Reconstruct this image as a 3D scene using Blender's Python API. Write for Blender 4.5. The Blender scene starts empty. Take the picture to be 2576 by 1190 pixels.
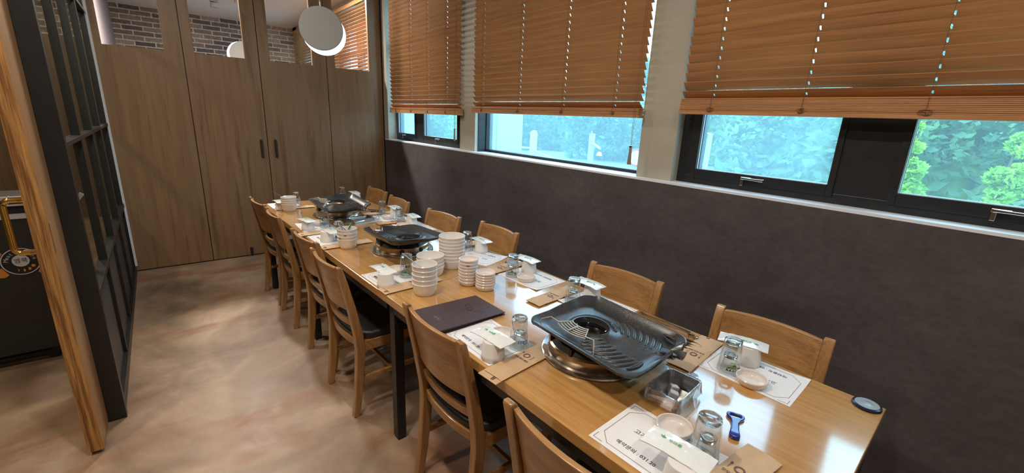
import bpy, bmesh, math, random
from mathutils import Vector, Matrix
PI = math.pi
rnd = random.Random(7)
SC = bpy.context.scene
COL = SC.collection

# ------------------------------------------------------------------ camera
CZ, YAW, PITCH, ROLL, FPX = 1.5351, 0.6875, 0.268, 0.0437, 1081.621
fwd = Vector((math.sin(YAW)*math.cos(PITCH), math.cos(YAW)*math.cos(PITCH), -math.sin(PITCH)))
rgt = Vector((math.cos(YAW), -math.sin(YAW), 0))
up = rgt.cross(fwd)
r2 = rgt*math.cos(ROLL) + up*math.sin(ROLL)
u2 = up*math.cos(ROLL) - rgt*math.sin(ROLL)
cam_d = bpy.data.cameras.new('camera')
cam = bpy.data.objects.new('camera', cam_d)
COL.objects.link(cam)
cam.matrix_world = Matrix(((r2.x, u2.x, -fwd.x, 0), (r2.y, u2.y, -fwd.y, 0), (r2.z, u2.z, -fwd.z, CZ), (0, 0, 0, 1)))
cam_d.sensor_width = 36
cam_d.lens = 36*FPX/2576
cam_d.clip_start = 0.02
cam_d.clip_end = 200
SC.camera = cam
# ------------------------------------------------------------------ colour management, world, light
SC.view_settings.view_transform = 'Standard'
SC.view_settings.look = 'None'
SC.view_settings.gamma = 1
SC.view_settings.use_curve_mapping = False
SC.view_settings.exposure = 0.5
try:
    SC.cycles.use_denoising = True
    SC.cycles.max_bounces = 14
    SC.cycles.transparent_max_bounces = 24
    SC.cycles.transmission_bounces = 12
    SC.cycles.diffuse_bounces = 6
    SC.cycles.caustics_reflective = False
    SC.cycles.caustics_refractive = False
    SC.cycles.sample_clamp_indirect = 6
except Exception:
    pass
world = bpy.data.worlds.new('overcast_sky')
SC.world = world
world.use_nodes = True
_bg = world.node_tree.nodes['Background']
_bg.inputs[0].default_value = (0.58, 0.82, 1.0, 1)
_bg.inputs[1].default_value = 5.4


def area_light(name, loc, size, power, col, rot=(0, 0, 0), sizey=None, portal=False, shape='DISK'):
    d = bpy.data.lights.new(name, 'AREA')
    d.shape = 'RECTANGLE' if sizey else shape
    d.size = size
    if sizey:
        d.size_y = sizey
    d.energy = power
    d.color = col
    o = bpy.data.objects.new(name, d)
    COL.objects.link(o)
    o.location = loc
    o.rotation_euler = rot
    if portal:
        d.cycles.is_portal = True
    return o


# daylight portals just inside the clear strips of the windows
area_light('window_portal', (2.42, 4.3, 2.05), 1.6, 1, (1, 1, 1), (0, PI/2, 0), 1.7, True)
area_light('window_portal', (2.42, 2.4, 2.05), 1.6, 1, (1, 1, 1), (0, PI/2, 0), 1.8, True)
area_light('window_portal', (2.42, 0.4, 2.05), 1.6, 1, (1, 1, 1), (0, PI/2, 0), 1.8, True)
area_light('window_portal', (2.42, 6.1, 2.05), 1.6, 1, (1, 1, 1), (0, PI/2, 0), 1.7, True)
area_light('window_portal', (2.42, 8.0, 2.05), 1.6, 1, (1, 1, 1), (0, PI/2, 0), 1.8, True)
# unseen ceiling lamps added to light the rooms and hall (housings built further below)
CEIL = 2.95
FILL_LAMPS = [(0.15, 1.2, 16, 'over the aisle near the entrance'), (0.15, 3.2, 13, 'over the aisle by the glazed wall'), (1.1, 0.3, 5, 'over the end of the long table'), (0.2, -0.8, 13, 'behind the entrance'),
         (1.6, 5.75, 48, 'beyond the partition by the blinds'), (0.5, 5.75, 62, 'beyond the partition, aisle end'), (-1.3, 1.6, 18, 'in the hall by the sliding door'), (-1.4, 4.4, 12, 'in the hall above the sign counter'), (-1.2, 7.0, 9, 'at the far end of the hall')]
for (lx, ly, lp, _w) in FILL_LAMPS:
    area_light('ceiling_fill_light', (lx, ly, CEIL-0.03), 0.14, lp, (1.0, 0.92, 0.82) if lx > -1 else (1.0, 0.80, 0.58))


# ------------------------------------------------------------------ materials
def newmat(name):
    m = bpy.data.materials.new(name)
    m.use_nodes = True
    nt = m.node_tree
    b = nt.nodes['Principled BSDF']
    return m, nt, b


def N(nt, t, **kw):
    n = nt.nodes.new(t)
    for k, v in kw.items():
        if k in n.inputs:
            n.inputs[k].default_value = v
        else:
            setattr(n, k, v)
    return n


def ramp(nt, src, stops):
    r = nt.nodes.new('ShaderNodeValToRGB')
    el = r.color_ramp.elements
    while len(el) < len(stops):
        el.new(0.5)
    for e, (p, c) in zip(el, stops):
        e.position = p
        e.color = (*c, 1) if len(c) == 3 else c
    nt.links.new(src, r.inputs[0])
    return r


def coords(nt, scale=(1, 1, 1), kind='Object', rot=(0, 0, 0)):
    tc = nt.nodes.new('ShaderNodeTexCoord')
    mp = nt.nodes.new('ShaderNodeMapping')
    mp.inputs['Scale'].default_value = scale
    mp.inputs['Rotation'].default_value = rot
    nt.links.new(tc.outputs[kind], mp.inputs[0])
    return mp


def plain(name, col, rough=0.5, metal=0.0, spec=0.5, noise=0.0, nscale=40, coat=0, bump=0):
    m, nt, b = newmat(name)
    b.inputs['Base Color'].default_value = (*col, 1)
    b.inputs['Roughness'].default_value = rough
    b.inputs['Metallic'].default_value = metal
    b.inputs['Specular IOR Level'].default_value = spec
    b.inputs['Coat Weight'].default_value = coat
    if noise or bump:
        mp = coords(nt)
        nz = N(nt, 'ShaderNodeTexNoise', Scale=nscale, Detail=4.0)
        nt.links.new(mp.outputs[0], nz.inputs['Vector'])
        if noise:
            r = ramp(nt, nz.outputs[0], [(0.3, tuple(c*(1-noise) for c in col)), (0.7, tuple(min(1, c*(1+noise)) for c in col))])
            nt.links.new(r.outputs[0], b.inputs['Base Color'])
        if bump:
            bp = N(nt, 'ShaderNodeBump', Strength=bump, Distance=0.002)
            nt.links.new(nz.outputs[0], bp.inputs['Height'])
            nt.links.new(bp.outputs[0], b.inputs['Normal'])
    return m


def wood(name, dark, light, axis='Y', fine=60, rough=0.35, coat=0.0, contrast=1.0, coatr=0.1, kind='Object', streak=None, spec=0.5):
    """stretched noise grain running along one axis"""
    m, nt, b = newmat(name)
    s = {'X': (0.03, 1, 1), 'Y': (1, 0.03, 1), 'Z': (1, 1, 0.03)}[axis]
    mp = coords(nt, s, kind)
    n1 = N(nt, 'ShaderNodeTexNoise', Scale=fine, Detail=6.0, Roughness=0.65)
    n2 = N(nt, 'ShaderNodeTexNoise', Scale=fine*0.07, Detail=3.0, Distortion=0.6)
    nt.links.new(mp.outputs[0], n1.inputs['Vector'])
    nt.links.new(mp.outputs[0], n2.inputs['Vector'])
    w = N(nt, 'ShaderNodeTexWave', Scale=fine*0.07, Distortion=7.0, Detail=2.0)
    w.bands_direction = 'DIAGONAL'
    mp2 = coords(nt, {'X': (0.06, 1, 1), 'Y': (1, 0.06, 1), 'Z': (1, 1, 0.06)}[axis], kind)
    nt.links.new(mp2.outputs[0], w.inputs['Vector'])
    mx = N(nt, 'ShaderNodeMath', operation='MULTIPLY_ADD')
    nt.links.new(n1.outputs[0], mx.inputs[0])
    mx.inputs[1].default_value = 0.85
    mh = N(nt, 'ShaderNodeMath', operation='MULTIPLY')
    nt.links.new(n2.outputs[0], mh.inputs[0])
    mh.inputs[1].default_value = 0.45
    nt.links.new(mh.outputs[0], mx.inputs[2])
    mx2 = N(nt, 'ShaderNodeMath', operation='MULTIPLY_ADD')
    nt.links.new(w.outputs[1], mx2.inputs[0])
    mx2.inputs[1].default_value = 0.12*contrast
    nt.links.new(mx.outputs[0], mx2.inputs[2])
    c = 0.65+0.06*contrast
    r = ramp(nt, mx2.outputs[0], [(c-0.19/contrast, dark), (c+0.15/contrast, light)])
    out = r.outputs[0]
    if streak:
        mp3 = coords(nt, {'X': (0.035, 1, 1), 'Y': (1, 0.035, 1), 'Z': (1, 1, 0.06)}[axis], kind)
        n3 = N(nt, 'ShaderNodeTexNoise', Scale=streak[0], Detail=5.0, Roughness=0.6, Distortion=0.4)
        nt.links.new(mp3.outputs[0], n3.inputs['Vector'])
        r3 = ramp(nt, n3.outputs[0], [(0.55, (0, 0, 0)), (0.70, (0.9, 0.9, 0.9))])
        mix = nt.nodes.new('ShaderNodeMix')
        mix.data_type = 'RGBA'
        nt.links.new(r3.outputs[0], mix.inputs[0])
        nt.links.new(out, mix.inputs[6])
        mix.inputs[7].default_value = (*streak[1], 1)
        out = mix.outputs[2]
    nt.links.new(out, b.inputs['Base Color'])
    b.inputs['Roughness'].default_value = rough
    b.inputs['Coat Weight'].default_value = coat
    b.inputs['Coat Roughness'].default_value = coatr
    b.inputs['Specular IOR Level'].default_value = spec
    bp = N(nt, 'ShaderNodeBump', Strength=0.12, Distance=0.001)
    nt.links.new(n1.outputs[0], bp.inputs['Height'])
    nt.links.new(bp.outputs[0], b.inputs['Normal'])
    return m


M = {}
M['table'] = wood('table_oak', (0.40, 0.188, 0.050), (0.61, 0.34, 0.115), 'Y', 240, 0.24, 1.0, 0.8, 0.09)
M['table'].node_tree.nodes['Principled BSDF'].inputs['Coat IOR'].default_value = 1.9
M['chair'] = wood('chair_wood', (0.25, 0.120, 0.042), (0.42, 0.225, 0.085), 'Z', 190, 0.32, 0.35, 0.9, 0.15)
M['chair_h'] = wood('chair_wood_horizontal', (0.27, 0.130, 0.044), (0.45, 0.24, 0.09), 'Y', 170, 0.32, 0.35, 1.1, 0.15)
M['panel'] = wood('partition_oak', (0.215, 0.122, 0.056), (0.30, 0.182, 0.09), 'Z', 110, 0.42, 0.0, 0.8, streak=(17, (0.15, 0.072, 0.028)))
M['door'] = wood('door_oak_face', (0.36, 0.20, 0.09), (0.50, 0.29, 0.14), 'Z', 130, 0.45, 0.0, 0.8)
M['door_edge'] = wood('door_oak_edge', (0.16, 0.065, 0.016), (0.46, 0.24, 0.075), 'Z', 210, 0.45, 0.0, 1.3)
M['hall_wood'] = wood('hall_wood', (0.15, 0.10, 0.055), (0.22, 0.15, 0.085), 'Z', 90, 0.5)
M['slat'] = wood('blind_slat_wood', (0.36, 0.165, 0.066), (0.54, 0.27, 0.11), 'Y', 200, 0.42, 0.0, 0.8)
M['seat'] = plain('seat_black_vinyl', (0.012, 0.012, 0.013), 0.38, spec=0.5, bump=0.15, nscale=150)
M['black_steel'] = plain('black_steel', (0.012, 0.012, 0.013), 0.4, noise=0.2)
M['frame_black'] = plain('window_frame_black', (0.012, 0.013, 0.015), 0.42, noise=0.3, nscale=20)
M['frame_dark'] = plain('glazed_wall_dark', (0.013, 0.013, 0.012), 0.4, noise=0.2, nscale=15)
M['panel_grey'] = plain('lower_panel_grey', (0.06, 0.06, 0.062), 0.5)
M['cream'] = plain('cream_column_paint', (0.44, 0.41, 0.33), 0.6, noise=0.05, nscale=6)
M['sillm'] = plain('sill_white', (0.80, 0.86, 0.93), 0.4)
M['white_wall'] = plain('white_wall_paint', (0.68, 0.67, 0.66), 0.7)
M['ceiling'] = plain('ceiling_paint', (0.78, 0.76, 0.74), 0.8)
M['mauve'] = plain('mauve_pillar', (0.28, 0.24, 0.26), 0.7)
M['porcelain'] = plain('white_porcelain', (0.74, 0.71, 0.68), 0.14, spec=0.6, noise=0.015, nscale=8)
M['dish'] = plain('blush_white_dish', (0.74, 0.68, 0.65), 0.12, spec=0.6, noise=0.02, nscale=8)
M['cup'] = plain('white_cup', (0.74, 0.72, 0.70), 0.5, noise=0.02, nscale=10)
M['paper'] = plain('placemat_paper', (0.80, 0.80, 0.82), 0.55)
M['line'] = plain('brown_print_line', (0.20, 0.12, 0.10), 0.6)
M['ink'] = plain('black_print', (0.03, 0.03, 0.035), 0.6)
M['kraft'] = plain('kraft_paper', (0.56, 0.38, 0.22), 0.6, noise=0.06, nscale=25)
M['kraft_ink'] = plain('kraft_print', (0.16, 0.07, 0.06), 0.6)
M['green'] = plain('green_print', (0.10, 0.38, 0.18), 0.6)
M['red'] = plain('red_print', (0.55, 0.06, 0.03), 0.5)
M['steel'] = plain('stainless_steel', (0.62, 0.60, 0.57), 0.18, 1.0)
M['steel_brown'] = plain('heat_browned_steel', (0.42, 0.32, 0.22), 0.28, 1.0, noise=0.35, nscale=9)
M['chrome'] = plain('chrome', (0.8, 0.8, 0.8), 0.1, 1.0)
M['brass'] = plain('polished_brass', (0.75, 0.48, 0.13), 0.14, 1.0)
M['bronze'] = plain('dark_bronze', (0.05, 0.045, 0.04), 0.35, 0.6)
M['leather'] = plain('menu_leather', (0.060, 0.036, 0.040), 0.5, spec=0.5, noise=0.12, nscale=60, bump=0.3)
M['black'] = plain('matt_black', (0.008, 0.008, 0.008), 0.5)
M['emboss'] = plain('embossed_black', (0.008, 0.006, 0.008), 0.4)
M['bluefoil'] = plain('blue_foil', (0.10, 0.16, 0.28), 0.3)
M['blue'] = plain('blue_plastic', (0.005, 0.03, 0.30), 0.15, coat=0.5)
M['bell_rim'] = plain('navy_bell', (0.01, 0.02, 0.05), 0.25)
M['grey_lamp'] = plain('lamp_disc_grey', (0.30, 0.30, 0.285), 0.6)
M['cord_brown'] = plain('blind_cord', (0.16, 0.07, 0.03), 0.7)
M['tassel'] = plain('tassel_wood', (0.30, 0.24, 0.14), 0.4)
M['sign'] = plain('sign_black', (0.018, 0.019, 0.017), 0.5, noise=0.1, nscale=12)
M['sign_grey'] = plain('sign_grey', (0.5, 0.5, 0.54), 0.5)
M['orange'] = plain('sign_orange', (0.62, 0.22, 0.03), 0.5)
M['glass_ink_blue'] = plain('glass_print_blue', (0.01, 0.05, 0.38), 0.4)
M['gold'] = plain('glass_print_gold', (0.55, 0.38, 0.05), 0.4)
M['ash'] = plain('pale_post', (0.36, 0.41, 0.46), 0.6)
M['road'] = plain('outdoor_paving', (0.17, 0.24, 0.25), 0.8, noise=0.08, nscale=2)
M['bark'] = plain('tree_bark', (0.10, 0.10, 0.08), 0.9, noise=0.3, nscale=6)


def emit(name, col, s):
    m, nt, b = newmat(name)
    b.inputs['Base Color'].default_value = (0, 0, 0, 1)
    b.inputs['Emission Color'].default_value = (*col, 1)
    b.inputs['Emission Strength'].default_value = s
    return m


M['glow'] = emit('lamp_diffuser_glow', (0.78, 0.93, 1.0), 1.6)
M['down'] = emit('fill_lamp_glow', (1.0, 0.85, 0.65), 8)  # glowing face of the added, unseen ceiling lamps


def leafmat(name, a, b_):
    m, nt, b = newmat(name)
    mp = coords(nt)
    nz = N(nt, 'ShaderNodeTexNoise', Scale=2.2, Detail=5.0)
    nt.links.new(mp.outputs[0], nz.inputs['Vector'])
    r = ramp(nt, nz.outputs[0], [(0.35, a), (0.65, b_)])
    nt.links.new(r.outputs[0], b.inputs['Base Color'])
    b.inputs['Roughness'].default_value = 0.7
    tr = N(nt, 'ShaderNodeBsdfTranslucent')
    nt.links.new(r.outputs[0], tr.inputs[0])
    mx = N(nt, 'ShaderNodeMixShader')
    mx.inputs[0].default_value = 0.4
    out = nt.nodes['Material Output']
    nt.links.new(b.outputs[0], mx.inputs[1])
    nt.links.new(tr.outputs[0], mx.inputs[2])
    nt.links.new(mx.outputs[0], out.inputs[0])
    return m


M['leaf_a'] = leafmat('leaves_blue_green', (0.05, 0.16, 0.10), (0.16, 0.34, 0.16))
M['leaf_b'] = leafmat('leaves_mid_green', (0.08, 0.24, 0.08), (0.24, 0.46, 0.14))
M['leaf_c'] = leafmat('leaves_yellow_green', (0.22, 0.48, 0.06), (0.50, 0.75, 0.12))


def clear_glass(name):
    """thin walled glass: every wall is real geometry; each surface lets light straight through and mirrors by the Fresnel term"""
    m, nt, b = newmat(name)
    t = N(nt, 'ShaderNodeBsdfTransparent')
    t.inputs[0].default_value = (0.97, 0.985, 0.985, 1)
    gl = N(nt, 'ShaderNodeBsdfGlossy', Roughness=0.03)
    lw = N(nt, 'ShaderNodeLayerWeight', Blend=0.5)
    pw = N(nt, 'ShaderNodeMath', operation='POWER')
    nt.links.new(lw.outputs['Facing'], pw.inputs[0])
    pw.inputs[1].default_value = 2.6
    fr = N(nt, 'ShaderNodeMath', operation='MULTIPLY_ADD')
    nt.links.new(pw.outputs[0], fr.inputs[0])
    fr.inputs[1].default_value = 0.62
    fr.inputs[2].default_value = 0.07
    mx = N(nt, 'ShaderNodeMixShader')
    nt.links.new(fr.outputs[0], mx.inputs[0])
    nt.links.new(t.outputs[0], mx.inputs[1])
    nt.links.new(gl.outputs[0], mx.inputs[2])
    nt.links.new(mx.outputs[0], nt.nodes['Material Output'].inputs[0])
    return m


M['glass'] = clear_glass('drinking_glass')


def solid_glass(name):
    m, nt, b = newmat(name)
    b.inputs['Base Color'].default_value = (0.96, 1.0, 1.0, 1)
    b.inputs['Roughness'].default_value = 0.0
    b.inputs['IOR'].default_value = 1.5
    b.inputs['Transmission Weight'].default_value = 1.0
    return m


M['glass_solid'] = solid_glass('thick_glass_base')


def pane(name, tint, haze, hazecol, gloss=0.10):
    """window pane: clear glass; a translucent share puts the daylight haze into the material"""
    m, nt, b = newmat(name)
    t = N(nt, 'ShaderNodeBsdfTransparent')
    t.inputs[0].default_value = (*tint, 1)
    tr = N(nt, 'ShaderNodeBsdfTranslucent')
    tr.inputs[0].default_value = (*hazecol, 1)
    gl = N(nt, 'ShaderNodeBsdfGlossy', Roughness=0.02)
    m1 = N(nt, 'ShaderNodeMixShader')
    m1.inputs[0].default_value = haze
    nt.links.new(t.outputs[0], m1.inputs[1])
    nt.links.new(tr.outputs[0], m1.inputs[2])
    m2 = N(nt, 'ShaderNodeMixShader')
    m2.inputs[0].default_value = gloss
    nt.links.new(m1.outputs[0], m2.inputs[1])
    nt.links.new(gl.outputs[0], m2.inputs[2])
    nt.links.new(m2.outputs[0], nt.nodes['Material Output'].inputs[0])
    return m


M['pane'] = pane('hazy_window_pane', (0.87, 0.96, 1.0), 0.15, (0.50, 0.80, 0.92), 0.03)
M['pane_clear'] = pane('clear_window_pane', (0.88, 1.0, 1.0), 0.06, (0.6, 0.85, 0.9), 0.03)
M['pane_in'] = pane('inner_glazing', (0.86, 0.9, 0.9), 0.02, (0.5, 0.5, 0.5), 0.07)
M['film'] = pane('clear_plastic_film', (0.96, 0.97, 1.0), 0.22, (0.8, 0.85, 0.9), 0.28)


# concrete floor
def floor_mat():
    m, nt, b = newmat('stained_concrete_floor')
    mp = coords(nt, (1, 1, 1))
    n1 = N(nt, 'ShaderNodeTexNoise', Scale=1.3, Detail=6.0, Roughness=0.6, Distortion=0.8)
    n2 = N(nt, 'ShaderNodeTexNoise', Scale=6.0, Detail=8.0, Roughness=0.7, Distortion=0.5)
    n3 = N(nt, 'ShaderNodeTexNoise', Scale=1.0, Detail=3.0, Distortion=1.5)
    mpr = coords(nt, (0.8, 2.0, 1), rot=(0, 0, 0.5))
    nt.links.new(mp.outputs[0], n1.inputs['Vector'])
    nt.links.new(mp.outputs[0], n2.inputs['Vector'])
    nt.links.new(mpr.outputs[0], n3.inputs['Vector'])
    a = ramp(nt, n1.outputs[0], [(0.30, (0.15, 0.105, 0.075)), (0.44, (0.31, 0.215, 0.145)), (0.56, (0.42, 0.30, 0.205)), (0.72, (0.53, 0.42, 0.32))])
    mix = nt.nodes.new('ShaderNodeMix')
    mix.data_type = 'RGBA'
    mix.blend_type = 'MULTIPLY'
    mix.inputs[0].default_value = 0.75
    c2 = ramp(nt, n2.outputs[0], [(0.25, (0.62, 0.58, 0.56)), (0.7, (1.12, 1.1, 1.08))])
    nt.links.new(a.outputs[0], mix.inputs[6])
    nt.links.new(c2.outputs[0], mix.inputs[7])
    mix2 = nt.nodes.new('ShaderNodeMix')
    mix2.data_type = 'RGBA'
    c3 = ramp(nt, n3.outputs[0], [(0.51, (0, 0, 0)), (0.68, (0.7, 0.7, 0.7))])
    nt.links.new(c3.outputs[0], mix2.inputs[0])
    nt.links.new(mix.outputs[2], mix2.inputs[6])
    mix2.inputs[7].default_value = (0.27, 0.105, 0.045, 1)
    nt.links.new(mix2.outputs[2], b.inputs['Base Color'])
    rr = ramp(nt, n2.outputs[0], [(0.3, (0.38,)*3), (0.7, (0.55,)*3)])
    nt.links.new(rr.outputs[0], b.inputs['Roughness'])
    bp = N(nt, 'ShaderNodeBump', Strength=0.08, Distance=0.003)
    nt.links.new(n2.outputs[0], bp.inputs['Height'])
    nt.links.new(bp.outputs[0], b.inputs['Normal'])
    return m


M['floor'] = floor_mat()


def dark_wall():
    m, nt, b = newmat('charcoal_plaster_wall')
    mp = coords(nt, (1, 1, 1.6))
    n1 = N(nt, 'ShaderNodeTexNoise', Scale=2.2, Detail=9.0, Roughness=0.68, Distortion=0.2)
    n2 = N(nt, 'ShaderNodeTexNoise', Scale=30.0, Detail=6.0, Roughness=0.7)
    n3 = N(nt, 'ShaderNodeTexNoise', Scale=14.0, Detail=3.0)
    for n in (n1, n2, n3):
        nt.links.new(mp.outputs[0], n.inputs['Vector'])
    a = ramp(nt, n1.outputs[0], [(0.3, (0.052, 0.044, 0.046)), (0.5, (0.078, 0.068, 0.072)), (0.72, (0.10, 0.089, 0.094))])
    mix = nt.nodes.new('ShaderNodeMix')
    mix.data_type = 'RGBA'
    mix.blend_type = 'MULTIPLY'
    mix.inputs[0].default_value = 0.5
    c2 = ramp(nt, n2.outputs[0], [(0.35, (0.6,)*3), (0.6, (1.1,)*3)])
    nt.links.new(a.outputs[0], mix.inputs[6])
    nt.links.new(c2.outputs[0], mix.inputs[7])
    nt.links.new(mix.outputs[2], b.inputs['Base Color'])
    b.inputs['Roughness'].default_value = 0.62
    bp = N(nt, 'ShaderNodeBump', Strength=0.15, Distance=0.003)
    nt.links.new(n2.outputs[0], bp.inputs['Height'])
    nt.links.new(bp.outputs[0], b.inputs['Normal'])
    return m


M['dark_wall'] = dark_wall()


def brick_mat():
    m, nt, b = newmat('antique_brick')
    tc = nt.nodes.new('ShaderNodeTexCoord')
    sp = nt.nodes.new('ShaderNodeSeparateXYZ')
    nt.links.new(tc.outputs['Object'], sp.inputs[0])
    cb = nt.nodes.new('ShaderNodeCombineXYZ')
    ad = N(nt, 'ShaderNodeMath', operation='ADD')
    nt.links.new(sp.outputs[0], ad.inputs[0])
    nt.links.new(sp.outputs[1], ad.inputs[1])
    nt.links.new(ad.outputs[0], cb.inputs[0])
    nt.links.new(sp.outputs[2], cb.inputs[1])
    nz = N(nt, 'ShaderNodeTexNoise', Scale=9.0, Detail=3.0)
    nt.links.new(cb.outputs[0], nz.inputs['Vector'])
    va = N(nt, 'ShaderNodeVectorMath', operation='MULTIPLY_ADD')
    nt.links.new(nz.outputs[1], va.inputs[0])
    va.inputs[1].default_value = (0.012, 0.012, 0)
    nt.links.new(cb.outputs[0], va.inputs[2])
    br = nt.nodes.new('ShaderNodeTexBrick')
    br.inputs['Scale'].default_value = 1
    br.inputs['Brick Width'].default_value = 0.255
    br.inputs['Row Height'].default_value = 0.072
    br.inputs['Mortar Size'].default_value = 0.0085
    br.inputs['Mortar Smooth'].default_value = 0.2
    br.inputs['Bias'].default_value = 0.0
    br.inputs['Color1'].default_value = (0.40, 0.31, 0.25, 1)
    br.inputs['Color2'].default_value = (0.10, 0.088, 0.09, 1)
    br.inputs['Mortar'].default_value = (0.62, 0.58, 0.50, 1)
    nt.links.new(va.outputs[0], br.inputs['Vector'])
    n2 = N(nt, 'ShaderNodeTexNoise', Scale=25.0, Detail=4.0)
    nt.links.new(cb.outputs[0], n2.inputs['Vector'])
    c2 = ramp(nt, n2.outputs[0], [(0.3, (0.7,)*3), (0.7, (1.25,)*3)])
    mix = nt.nodes.new('ShaderNodeMix')
    mix.data_type = 'RGBA'
    mix.blend_type = 'MULTIPLY'
    mix.inputs[0].default_value = 0.8
    nt.links.new(br.outputs[0], mix.inputs[6])
    nt.links.new(c2.outputs[0], mix.inputs[7])
    nt.links.new(mix.outputs[2], b.inputs['Base Color'])
    b.inputs['Roughness'].default_value = 0.85
    bp = N(nt, 'ShaderNodeBump', Strength=0.6, Distance=0.01)
    bp.invert = True
    nt.links.new(br.outputs['Fac'], bp.inputs['Height'])
    nt.links.new(bp.outputs[0], b.inputs['Normal'])
    return m


M['brick'] = brick_mat()


def granite(name, speck):
    m, nt, b = newmat(name)
    mp = coords(nt)
    v = N(nt, 'ShaderNodeTexVoronoi', Scale=330.0)
    nt.links.new(mp.outputs[0], v.inputs['Vector'])
    n1 = N(nt, 'ShaderNodeTexNoise', Scale=14.0, Detail=4.0)
    nt.links.new(mp.outputs[0], n1.inputs['Vector'])
    n2 = N(nt, 'ShaderNodeTexNoise', Scale=420.0, Detail=1.0)
    nt.links.new(mp.outputs[0], n2.inputs['Vector'])
    r = ramp(nt, n2.outputs[0], [(0.64, (0, 0, 0)), (0.68, (1, 1, 1))])
    r1 = ramp(nt, n1.outputs[0], [(0.35, (0.1,)*3), (0.65, (1.0,)*3)])
    mm = N(nt, 'ShaderNodeMath', operation='MULTIPLY')
    nt.links.new(r.outputs[0], mm.inputs[0])
    nt.links.new(r1.outputs[0], mm.inputs[1])
    m3 = N(nt, 'ShaderNodeMath', operation='MULTIPLY')
    nt.links.new(mm.outputs[0], m3.inputs[0])
    m3.inputs[1].default_value = speck
    mix = nt.nodes.new('ShaderNodeMix')
    mix.data_type = 'RGBA'
    nt.links.new(m3.outputs[0], mix.inputs[0])
    mix.inputs[6].default_value = (0.022, 0.026, 0.03, 1)
    mix.inputs[7].default_value = (0.5, 0.33, 0.18, 1)
    nt.links.new(mix.outputs[2], b.inputs['Base Color'])
    b.inputs['Roughness'].default_value = 0.28
    b.inputs['Specular IOR Level'].default_value = 0.7
    return m


M['pan_speck'] = granite('granite_coated_pan', 0.9)
M['pan'] = granite('black_coated_pan', 0.08)


# ------------------------------------------------------------------ mesh helpers
def box(bm, c, s, rot=None):
    """axis box: centre c, full size s, optional Matrix"""
    m = Matrix.Translation(c)
    if rot is not None:
        m = m @ rot
    m = m @ Matrix.Diagonal((*s, 1))
    bmesh.ops.create_cube(bm, size=1.0, matrix=m)


def bx(bm, x0, x1, y0, y1, z0, z1):
    box(bm, ((x0+x1)/2, (y0+y1)/2, (z0+z1)/2), (x1-x0, y1-y0, z1-z0))


def lathe(bm, prof, n=40, c=(0, 0, 0), wob=None, mod=None):
    rings = []
    for (r, z) in prof:
        if r < 1e-6:
            rings.append([bm.verts.new((c[0], c[1], c[2]+z))])
        else:
            ring = []
            for i in range(n):
                a = 2*PI*i/n
                rr = r if mod is None else r*mod(a, z)
                ring.append(bm.verts.new((c[0]+rr*math.cos(a), c[1]+rr*math.sin(a), c[2]+z)))
            rings.append(ring)
    for a, b in zip(rings, rings[1:]):
        if len(a) == 1 and len(b) == 1:
            continue
        for i in range(n):
            j = (i+1) % n
            if len(a) == 1:
                bm.faces.new((a[0], b[i], b[j]))
            elif len(b) == 1:
                bm.faces.new((a[i], b[0], a[j]))
            else:
                bm.faces.new((a[i], b[i], b[j], a[j]))
    bmesh.ops.recalc_face_normals(bm, faces=bm.faces[:])


def tube(bm, pts, r, n=8, closed=False, flat=1.0):
    pts = [Vector(p) for p in pts]
    rings = []
    L = len(pts)
    ref = Vector((0, 0, 1))
    for i, p in enumerate(pts):
        if closed:
            t = (pts[(i+1) % L]-pts[i-1]).normalized()
        elif i == 0:
            t = (pts[1]-p).normalized()
        elif i == L-1:
            t = (p-pts[-2]).normalized()
        else:
            t = (pts[i+1]-pts[i-1]).normalized()
        rf = ref if abs(t.dot(ref)) < 0.95 else Vector((1, 0, 0))
        s = t.cross(rf).normalized()
        u = s.cross(t).normalized()
        rr = r[i] if isinstance(r, (list, tuple)) else r
        rings.append([bm.verts.new(p + s*rr*math.cos(2*PI*k/n) + u*rr*flat*math.sin(2*PI*k/n)) for k in range(n)])
    pairs = list(zip(rings, rings[1:]))
    if closed:
        pairs.append((rings[-1], rings[0]))
    for a, b in pairs:
        for k in range(n):
            j = (k+1) % n
            bm.faces.new((a[k], a[j], b[j], b[k]))
    if not closed:
        bm.faces.new(rings[0][::-1])
        bm.faces.new(rings[-1])
    bmesh.ops.recalc_face_normals(bm, faces=bm.faces[:])


def prism(bm, pts, z0, z1):
    """extrude 2D outline"""
    a = [bm.verts.new((x, y, z0)) for x, y in pts]
    b = [bm.verts.new((x, y, z1)) for x, y in pts]
    bm.faces.new(a[::-1])
    bm.faces.new(b)
    for i in range(len(pts)):
        j = (i+1) % len(pts)
        bm.faces.new((a[i], a[j], b[j], b[i]))
    bmesh.ops.recalc_face_normals(bm, faces=bm.faces[:])


def loft(bm, secs, cap=True):
    """secs: list of equal length closed loops of 3D points"""
    rings = [[bm.verts.new(p) for p in s] for s in secs]
    for a, b in zip(rings, rings[1:]):
        n = len(a)
        for i in range(n):
            j = (i+1) % n
            bm.faces.new((a[i], a[j], b[j], b[i]))
    if cap:
        bm.faces.new(rings[0][::-1])
        bm.faces.new(rings[-1])
    bmesh.ops.recalc_face_normals(bm, faces=bm.faces[:])


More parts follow.
